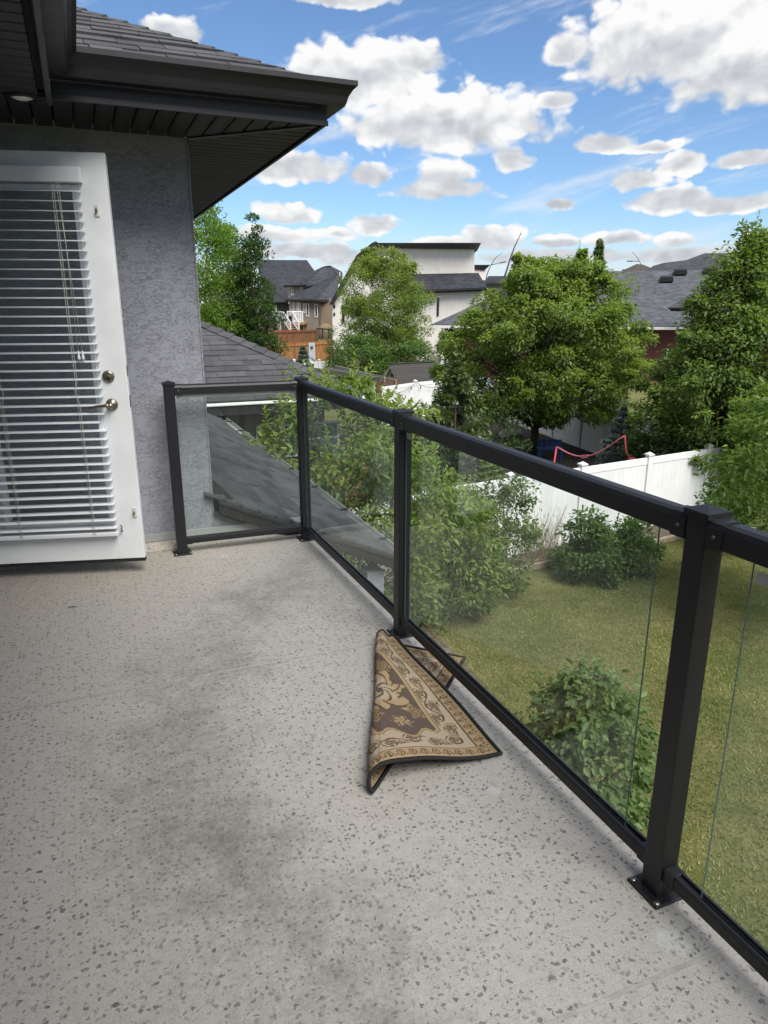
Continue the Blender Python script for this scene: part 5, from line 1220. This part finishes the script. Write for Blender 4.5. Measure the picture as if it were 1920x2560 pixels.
board_fence('short orange-brown wooden fence run meeting the tall one', 655, 860, 700, 852, 58, 63, .5, 'cedar')
q = ad(779, 857, 50); gp_ = MB().box((q[0]-.22, q[1]-.05, q[2]-2.0), (q[0]+.22, q[1]+.05, q[2])).build('utility_panel', 'panel_grey'); tag(gp_, 'narrow pale grey panel with a round lamp before the wooden fence', 'panel')
MB().lathe((q[0]-.02, q[1]-.06, q[2]-.28), (0, -1, 0), [(.09, 0), (.11, .04), (.07, .1), (.0, .12)], 12).build('round_lamp', 'steel_pole', gp_)
w0 = ad(735, 901, 44); w1 = ad(860, 897, 44)
vinyl_fence('white vinyl fence panel far off behind the small blue spruce', [(w0[0], w0[1]), ((w0[0]+w1[0])/2, (w0[1]+w1[1])/2), (w1[0], w1[1])], 1.75, plank=.25, zg=w0[2]-1.8)
# far lawn strip and street behind the white house
a_ = [az(x, y, -2.6) for x, y in ((1040, 898), (1110, 898), (1110, 879), (1040, 879))]
tag(MB().add([V3(p[0], p[1], ground(p[0], p[1])+.06) for p in a_], [(0, 1, 2, 3)]).build('far_lawn', 'far_lawn'), kind='structure')
a_ = [az(x, y, -2.9) for x, y in ((1040, 935), (1125, 935), (1125, 899), (1040, 899))]
tag(MB().add([V3(p[0], p[1], ground(p[0], p[1])+.06) for p in a_], [(0, 1, 2, 3)]).build('driveway', 'concrete'), kind='structure')

# ------------------------------------------------------------------ playhouse with shingle roof
pk = ad(975, 911, 36.5); rg = ad(1085, 902, 38.2)
rd = rg-pk; rd[2] = 0; rd = unit(rd[None])[0]; rs_ = V3(rd[1], -rd[0], 0); RL = np.linalg.norm((rg-pk)[:2]); hz_ = .95; hw = .86
ph = thing('playhouse', 'small grey playhouse with dark shingle roof behind the white fence', 'playhouse', V3(pk[0], pk[1], GZ))
PA = V3(pk[0], pk[1], pk[2])
for sg in (-1, 1):
    e_ = rs_*sg*hw+V3(0, 0, -hz_); nrw = 9
    rf = MB().poly([PA, PA+rd*RL, PA+rd*RL+e_, PA+e_], (0, 0, -.03)).build('roof', 'shed_roof', ph)
    for k in range(nrw):
        c0_ = PA+e_*(k/nrw)+V3(0, 0, .004); c1_ = PA+e_*((k+1.08)/nrw)+V3(0, 0, .022); MB().poly([c0_, c0_+rd*RL, c1_+rd*RL, c1_], (0, 0, -.014)).build('shingle_course', 'shed_roof', rf)
MB().obox(PA+rd*RL/2+V3(0, 0, .03), rd*RL/2, rs_*.06, V3(0, 0, .02)).build('ridge_cap', 'shed_roof', ph)
gq = PA+rd*.14
MB().poly([gq+V3(0, 0, -.08), gq+rs_*hw*.92+V3(0, 0, -hz_), gq+rs_*hw*.92+V3(0, 0, -2.2), gq-rs_*hw*.92+V3(0, 0, -2.2), gq-rs_*hw*.92+V3(0, 0, -hz_)], rd*(RL-.3)).build('wall', 'shed_wall', ph)
for sg in (-1, 1): MB().poly([PA+V3(0, 0, -.02), PA+rs_*sg*hw+V3(0, 0, -hz_-.02), PA+rs_*sg*hw+V3(0, 0, -hz_-.16), PA+V3(0, 0, -.18)], rd*.05).build('bargeboard', 'shed_wall', ph)
vp = gq-rd*.02+V3(0, 0, -.62); MB().poly([vp+rs_*.13*math.cos(a)+V3(0, 0, .17*max(0, math.sin(a)) if True else 0) for a in np.linspace(0, math.pi, 10)], rd*.02).build('arched_vent', 'black_trim', ph)
# pergola beams beyond the cherry tree
pg = thing('pergola', 'weathered grey wooden pergola beams behind the cherry tree', 'pergola', V3(*ad(900, 1000, 24)[:2], GZ))
for (x0, y0, x1, y1, D0, D1) in ((770, 922, 962, 950, 27, 23), (810, 924, 962, 946, 28, 24), (838, 918, 990, 955, 29, 25)):
    a_, b_ = ad(x0, y0, D0), ad(x1, y1, D1); d_ = unit((b_-a_)[None])[0]; MB().obox((a_+b_)/2, (b_-a_)/2, np.cross(d_, V3(0, 0, 1))*.03, V3(0, 0, .075)).build('beam', 'grey_wood', pg)
a_, b_ = ad(930, 958, 23.5), ad(995, 953, 25.5); MB().obox((a_+b_)/2, (b_-a_)/2, V3(.03, -.03, 0), V3(0, 0, .08)).build('cross_beam', 'brown_wood', pg)
for (x, y, D) in ((947, 965, 23.6), (770, 930, 27)): q = ad(x, y, D); MB().box((q[0]-.08, q[1]-.08, GZ), (q[0]+.08, q[1]+.08, q[2])).build('post', 'brown_wood', pg)
# wooden bench frame glimpsed under the cherry tree
bn = thing('wooden_planter', 'orange wooden planter box on grey posts under the cherry tree', 'planter', V3(*ad(820, 1230, 10.5)[:2], GZ))
a_ = ad(812, 1145, 11.2); 
for k in range(5): MB().box((a_[0]-.1, a_[1]-.02, a_[2]-.18*k-.16), (a_[0]+.75, a_[1]+.02, a_[2]-.18*k-.02)).build('board', 'orange_wood', bn)
for dx in (-.16, .78): MB().box((a_[0]+dx, a_[1]-.06, GZ), (a_[0]+dx+.10, a_[1]+.05, a_[2]-.10)).build('post', 'grey_wood', bn)

# ------------------------------------------------------------------ parked car glimpsed by the playhouse
def car():
    c = ad(1118, 925, 41); g0 = ground(c[0], c[1]); hd_ = R(70); f_ = V3(math.sin(hd_), math.cos(hd_), 0); s = V3(f_[1], -f_[0], 0); o = V3(c[0], c[1], g0+.25)
    t = thing('parked_car', 'dark blue car parked beyond the playhouse, mostly hidden', 'car', (o[0], o[1], g0))
    prof = [(-2.2, .25), (-2.2, .75), (-2.0, .92), (-1.4, 1.0), (-.7, 1.42), (.6, 1.45), (1.3, 1.0), (2.0, .9), (2.25, .7), (2.25, .3)]
    m = MB(); n = len(prof); ws = [.85 if z < 1.1 else .68 for _, z in prof]
    m.add([o+f_*x+s*(-w)+V3(0, 0, z) for (x, z), w in zip(prof, ws)]+[o+f_*x+s*w+V3(0, 0, z) for (x, z), w in zip(prof, ws)], [tuple(range(n)), tuple(range(2*n-1, n-1, -1))]+[(i, i+n, (i+1) % n+n, (i+1) % n) for i in range(n)])
    m.build('body', 'car_blue', t, .05)
    for sg in (-1, 1):
        m = MB(); m.poly([o+f_*x+s*sg*w+V3(0, 0, z) for x, z, w in ((-1.2, 1.03, .84), (-.65, 1.36, .71), (.55, 1.38, .71), (1.1, 1.03, .84))], s*sg*.02).build('side_window', 'dark_window', t)
        for x in (-1.4, 1.4):
            wl = MB().lathe(o+f_*x+s*sg*.72+V3(0, 0, .08), s*sg, [(.33, 0), (.33, .16), (.28, .18), (.0, .18)], 18).build('wheel', 'tyre', t); MB().lathe(o+f_*x+s*sg*.89+V3(0, 0, .08), s*sg, [(.2, 0), (.2, .015), (.0, .02)], 14).build('rim', 'galv', wl)
    m = MB().poly([o+f_*x+s*y+V3(0, 0, z) for x, y, z in ((-1.38, -.66, 1.05), (-1.38, .66, 1.05), (-.74, .6, 1.41), (-.74, -.6, 1.41))], V3(0, 0, .02)-f_*.02).build('windscreen', 'dark_window', t)
    for sg in (-1, 1): MB().obox(o-f_*2.2+s*sg*.6+V3(0, 0, .72), f_*.03, s*.16, V3(0, 0, .07)).build('headlight', 'lamp_lens', t)
car()

# ------------------------------------------------------------------ net, bench, boulders beyond the near fence
net = thing('badminton_net', 'pink framed play net slung in front of the small blue spruce', 'net', V3(*ad(1480, 1140, 20.5)[:2], GZ))
nl = ad(1392, 1117, 21.5); nrp = ad(1562, 1089, 19.5)
top = [nl+(nrp-nl)*f_+V3(0, 0, -.42*math.sin(math.pi*min(1, f_*1.02))**1.0) for f_ in np.linspace(0, 1, 13)]
MB().tube(top, .022, 6).build('top_tape', 'pink_tape', net)
cm = (top[5]+top[6])/2; tv = unit((top[6]-top[5])[None])[0]; MB().obox(cm, tv*.14, np.cross(tv, V3(0, 0, 1))*.015, V3(0, 0, .05)).build('tag_patch', 'pink_tape', net)
MB().tube([V3(nl[0]-.3, nl[1]-.1, GZ), nl+V3(-.12, -.05, -.7), nl], .03, 6).build('pole', 'pink', net)
MB().tube([nrp, nrp+V3(.08, -.02, -.45), nrp+V3(.2, -.05, -.62)], .022, 6).build('strap', 'pink', net)
pb = nrp+V3(.26, -.06, 0); MB().box((pb[0]-.10, pb[1]-.06, GZ), (pb[0]+.10, pb[1]+.06, nrp[2]-.60)).build('pole', 'pink', net, .02)
ms = MB()
for k in range(1, 8): ms.tube([p+V3(0, 0, -.09*k) for p in top], .0045, 3, cap=False)
for f_ in np.linspace(0, 1, 40): p = nl+(nrp-nl)*f_+V3(0, 0, -.42*math.sin(math.pi*f_)); ms.tube([p, p+V3(0, 0, -.65)], .0045, 3, cap=False)
o = ms.build('mesh', 'net_cord', net); o['kind'] = 'stuff'
bb = ad(1375, 1122, 24.5)
bl = thing('blue_bench', 'small blue plastic bench under the round tree', 'bench', V3(bb[0], bb[1], GZ))
dv_ = V3(.93, -.37, 0); sv_ = V3(.37, .93, 0)
MB().obox(V3(bb[0], bb[1], bb[2]+.02), dv_*.42, sv_*.16, V3(0, 0, .03)).build('seat', 'blue_plastic', bl, .01)
for k in range(5): MB().obox(V3(bb[0], bb[1], bb[2]+.14)+dv_*(-.34+.17*k)+sv_*.15, dv_*.055, sv_*.015, V3(0, 0, .10)).build('back_slat', 'blue_plastic', bl)
MB().obox(V3(bb[0], bb[1], bb[2]+.26)+sv_*.15, dv_*.42, sv_*.02, V3(0, 0, .03)).build('back_rail', 'blue_plastic', bl)
for u, w in ((-.36, -.12), (.36, -.12), (-.36, .12), (.36, .12)): c = V3(bb[0], bb[1], 0)+dv_*u+sv_*w; MB().box((c[0]-.03, c[1]-.03, GZ), (c[0]+.03, c[1]+.03, bb[2]-.01)).build('leg', 'blue_plastic', bl)
# dark mulch bed
mp_ = [(10.5, 21.5), (13.0, 16.5), (14.8, 13.6), (16.0, 13.6), (16.4, 19), (17.5, 28), (17.6, 30), (11.5, 27.6)]
tag(MB().add([V3(x, y, GZ+.05) for x, y in mp_], [tuple(range(len(mp_)))]).build('mulch_bed', 'mulch'), kind='structure')
def boulder(label, c, r, seed, group=None):
    bm = bmesh.new(); bmesh.ops.create_icosphere(bm, subdivisions=3, radius=1); rr = np.random.default_rng(seed); ph_ = rr.uniform(0, 6, 6)
    for v in bm.verts:
        p = v.co; k = 1+.16*math.sin(3*p.x+ph_[0])*math.sin(2.5*p.y+ph_[1])+.10*math.sin(5*p.z+ph_[2])+.05*math.sin(9*p.x+ph_[3]); v.co = Vector((p.x*k*r*1.15, p.y*k*r, p.z*k*r*.7))
    me = bpy.data.meshes.new('boulder'); bm.to_mesh(me); bm.free(); me.materials.append(MATS['stone']); me.polygons.foreach_set('use_smooth', [True]*len(me.polygons)); o = bpy.data.objects.new('boulder', me); col.objects.link(o); o.location = Vector([float(v) for v in c]); tag(o, label, 'boulder', group)
q = az(1276, 1098, GZ); boulder('rounded grey boulder on the dark mulch bed', (q[0], q[1], GZ+.15), .38, 1)
q = az(1262, 1104, GZ); boulder('small tan stone next to the grey boulder', (q[0], q[1], GZ+.1), .20, 2)
# strings of bulbs on the fences
def light_string(label, pts, sag, n=16, bulbs=3):
    t = thing('string_lights', label, 'string lights', V3(*pts[0])); 
    for a_, b_ in zip(pts[:-1], pts[1:]):
        P = [a_+(b_-a_)*f_+V3(0, 0, -sag*4*f_*(1-f_)) for f_ in np.linspace(0, 1, n)]; MB().tube(P, .010, 4, cap=False).build('wire', 'net_cord', t)
        for k in range(bulbs): p = P[int((k+.5)/bulbs*n)]; MB().lathe(p, (0, 0, -1), [(.012, 0), (.016, .05), (.030, .10), (.022, .15), (.0, .165)], 8).build('bulb', 'net_cord', t)
light_string('dark bulb string sagging along the fence by the playhouse', [V3(11.4, 27.9, -1.95), V3(13.74, 29.2, -1.82), V3(15.9, 29.95, -1.9)], .28)
light_string('dark bulb string hooked on the fence behind the small blue spruce', [V3(16.95, 23.4, -1.9), V3(16.2, 18.9, -1.82), V3(15.65, 16.0, -2.35)], .3)

# ------------------------------------------------------------------ trees and shrubs
def tree_at(px, py_top, D): b_, zt = on_ground(px, py_top, D); return b_, zt-b_[2]
# columnar trees at the left
b_, H = tree_at(512, 495, 31); broadleaf('poplar_tree', 'tall light green poplar rising beside the stucco corner, leftmost', b_, [(H*.15, .5), (H*.35, 1.15), (H*.6, 1.2), (H*.85, .75), (H, .12)], 190, 130, .48, .115, 'leaf_poplar', 31, .10, bark='bark_pale', group='columnar trees behind the neighbour roof', simple_=True, droop=-.2)
b_, H = tree_at(566, 560, 33); broadleaf('poplar_tree', 'mid green bushy poplar between the pale and the dark columnar trees', b_, [(H*.12, .8), (H*.35, 1.1), (H*.6, .9), (H*.85, .5), (H, .1)], 190, 130, .48, .115, 'leaf_poplar', 32, .10, group='columnar trees behind the neighbour roof', simple_=True, droop=-.15)
b_, H = tree_at(628, 545, 31); broadleaf('aspen_tree', 'narrow dark green columnar aspen, rightmost of the three', b_, [(H*.1, .55), (H*.35, .85), (H*.65, .75), (H*.88, .45), (H, .08)], 150, 130, .40, .13, 'leaf_aspen_dark', 33, .10, group='columnar trees behind the neighbour roof', simple_=True, droop=-.3)
# elm
b_, H = tree_at(965, 632, 43); broadleaf('elm_tree', 'loose yellow-green multi-stemmed tree before the white house', b_, [(H*.12, 1.5), (H*.3, 2.3), (H*.55, 2.7), (H*.8, 2.3), (H*.95, 1.3), (H, .4)], 320, 200, .52, .115, 'leaf_elm', 34, .10, bark='bark_pale', stems=7, simple_=True, inner=.3, shoots=10, leaders=10)
b_, H = tree_at(900, 838, 40); broadleaf('dark_bush', 'dense dark green bush at the foot of the loose tree', b_, [(0.1, 1.6), (H*.4, 2.0), (H*.8, 1.4), (H, .5)], 80, 170, .55, .15, 'leaf_green', 35, .05, cat='bush', stems=4, simple_=True)
b_, H = tree_at(1030, 850, 40); broadleaf('dark_bush', 'dark green bush behind the playhouse roof', b_, [(0.1, 1.4), (H*.4, 1.7), (H*.8, 1.2), (H, .4)], 60, 170, .55, .15, 'leaf_green', 36, .05, cat='bush', stems=4, simple_=True)
b_, H = tree_at(832, 818, 38); broadleaf('cedar_shrub', 'narrow pointed dark green cedar left of the loose tree', b_, [(0.1, .45), (H*.4, .55), (H*.75, .38), (H, .06)], 110, 90, .20, .07, 'leaf_cedar', 37, .05, cat='shrub', simple_=True, droop=-.6, ratio=.4)
b_, H = tree_at(757, 868, 38); conifer('blue_spruce', 'small pale blue spruce in front of the wooden fence', b_, H, .9, 'leaf_bluespruce', 38, 13, 9, .17)
# spruce with a long leader, right of the playhouse
b_, H = tree_at(1142, 905, 19.5); conifer('young_spruce', 'young green spruce with a long bare leader left of the round tree', b_, H, 1.8, 'leaf_spruce', 39, 17, 12, .17, leader=.5, up=.40)
b_, H = tree_at(1240, 1010, 22.5); broadleaf('dark_bush', 'dark bush in the shade between spruce and round tree', b_, [(.1, .8), (H*.5, 1.0), (H, .4)], 30, 90, .4, .10, 'leaf_aspen_dark', 51, .04, cat='bush', stems=3, simple_=True)
# round linden
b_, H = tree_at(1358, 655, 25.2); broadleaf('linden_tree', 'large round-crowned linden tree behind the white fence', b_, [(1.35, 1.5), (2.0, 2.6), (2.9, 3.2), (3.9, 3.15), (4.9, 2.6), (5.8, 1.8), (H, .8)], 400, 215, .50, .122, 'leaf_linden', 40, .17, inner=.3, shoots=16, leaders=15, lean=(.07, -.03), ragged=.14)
b_, H = tree_at(1562, 1000, 20.8); conifer('blue_spruce', 'small blue spruce standing behind the pink net', b_, H-.2, .88, 'leaf_bluespruce', 41, 15, 9, .12, leader=.35, up=.2)
b_, H = tree_at(1500, 600, 72); conifer('slender_spruce', 'slender dark spruce tip far behind the round tree', b_, H, 1.5, 'leaf_spruce', 42, 18, 7, .40, up=.75, trunk_r=.12)
# right-hand tree
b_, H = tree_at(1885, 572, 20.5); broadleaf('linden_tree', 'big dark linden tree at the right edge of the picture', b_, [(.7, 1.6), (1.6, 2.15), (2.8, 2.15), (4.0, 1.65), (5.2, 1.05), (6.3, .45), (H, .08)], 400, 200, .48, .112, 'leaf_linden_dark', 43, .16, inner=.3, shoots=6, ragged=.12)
b_, H = tree_at(2140, 890, 13.0); broadleaf('apple_tree', 'bright green apple tree branches before the dark right-hand tree', b_, [(1.2, .5), (1.8, 1.3), (2.6, 1.9), (3.4, 1.6), (H, .5)], 120, 80, .36, .115, 'leaf_apple', 44, .07, inner=.3, shoots=5)
b_, H = tree_at(1870, 1215, 16.8); broadleaf('low_shrub', 'low dark shrub at the fence end under the right-hand trees', b_, [(.05, .9), (H*.5, 1.1), (H, .4)], 45, 80, .35, .10, 'leaf_green', 45, .03, cat='shrub', stems=4)
# cherry tree beside the lower roof
b_, H = tree_at(850, 950, 9.6); broadleaf('cherry_tree', 'leafy cherry tree behind the second glass panel', b_, [(.75, .9), (1.5, 1.40), (2.5, 1.60), (3.3, 1.35), (4.0, .95), (H, .4)], 165, 95, .34, .098, 'leaf_cherry', 46, .07, stems=3, inner=.35, ratio=.5, droop=.45, shoots=22, lean=(.02, .0))
q = az(700, 1130, -.9); 
b_, H = tree_at(625, 1015, 10.8); b_ = V3(2.75, 10.4, GZ); H = .25-GZ; broadleaf('plum_sapling', 'slim leafy sapling in front of the neighbour window', b_, [(1.9, .25), (2.8, .45), (3.4, .38), (H, .10)], 26, 40, .24, .12, 'leaf_cherry', 47, .03, inner=.3, ratio=.5, droop=.4, shoots=4)
# bushes along the near fence
b_, H = tree_at(1130, 1215, 11.3); broadleaf('chokecherry_bush', 'tall leafy bush seen through the middle glass panel', b_, [(.15, .6), (.9, .9), (1.6, .9), (2.1, .6), (H, .25)], 115, 85, .28, .092, 'leaf_cherry', 48, .04, cat='bush', stems=5, inner=.35, ratio=.48, droop=.5, shoots=8)
b_, H = tree_at(1245, 1172, 12.4); broadleaf('currant_bush', 'finer leaved darker bush against the white fence', b_, [(.1, .55), (.8, .85), (1.6, .80), (H, .3)], 100, 60, .24, .075, 'leaf_shrub', 49, .035, cat='bush', stems=5, inner=.35, ratio=.6, shoots=10)
b_, H = tree_at(1480, 1290, 13.6); broadleaf('peony_bush', 'low dense green bush at the foot of the white fence, left half', b_, [(.05, .55), (.45, .65), (.7, .45), (H, .15)], 60, 80, .24, .09, 'leaf_green', 50, .02, cat='bush', stems=6, ratio=.6)
b_, H = tree_at(1580, 1312, 14.4); broadleaf('peony_bush', 'low dense green bush at the foot of the white fence, right half', b_, [(.05, .5), (.35, .6), (.55, .4), (H, .15)], 50, 80, .24, .09, 'leaf_green', 52, .02, cat='bush', stems=6, ratio=.6)
# lilac below the deck
b_, H = tree_at(1480, 1690, 5.9); broadleaf('lilac_shrub', 'heart-leaved lilac shrub on the lawn seen through the glass', b_, [(.35, .28), (.8, .52), (1.2, .62), (1.6, .45), (H, .15)], 130, 44, .20, .078, 'leaf_lilac', 53, .022, cat='shrub', stems=6, inner=.35, ratio=.68, droop=.6, shoots=9)
# dry grass clump and prunings
def dry_clump(label, c, n, h, seed, spread=.35):
    r = np.random.default_rng(seed); m = MB(); t = thing('dry_grass', label, 'dry grass', c)
    for k in range(n):
        a = r.uniform(0, 6.28); l = r.uniform(.4, 1)*h; b0 = V3(c[0]+r.normal()*spread*.5, c[1]+r.normal()*spread*.3, c[2]); tp = b0+V3(math.cos(a)*l*.32, math.sin(a)*l*.32, l); m.tube([b0, (b0+tp)/2+V3(0, 0, .05*l), tp], [.006, .005, .002], 3, cap=False)
        if r.random() < .4: m.tube([tp, tp+V3(0, 0, .07)], [.010, .003], 3, cap=False)
    m.build('stems', 'dry_stem', t)
q = az(1362, 1400, GZ); dry_clump('clump of dry straw-coloured stems between the bushes by the fence', V3(q[0], q[1]+.25, GZ), 130, 1.05, 60, .75)
def prunings(label, px, py, n, seed):
    c = az(px, py, GZ); r = np.random.default_rng(seed); t = thing('cut_branches', label, 'branches', V3(c[0], c[1], GZ)); m = MB()
    for k in range(n):
        a = r.uniform(0, 3.14); l = r.uniform(.3, .9); p = V3(c[0]+r.normal()*.4, c[1]+r.normal()*.2, GZ+.05+r.random()*.12); d_ = V3(math.cos(a)*l, math.sin(a)*l*.5, r.uniform(-.05, .15)); m.tube([p-d_/2, p+V3(0, 0, .04), p+d_/2], [.009, .007, .003], 4, cap=False)
    m.build('twigs', 'dry_stem', t)
prunings('pile of cut bare branches beside the timber edging', 1415, 1412, 26, 61)
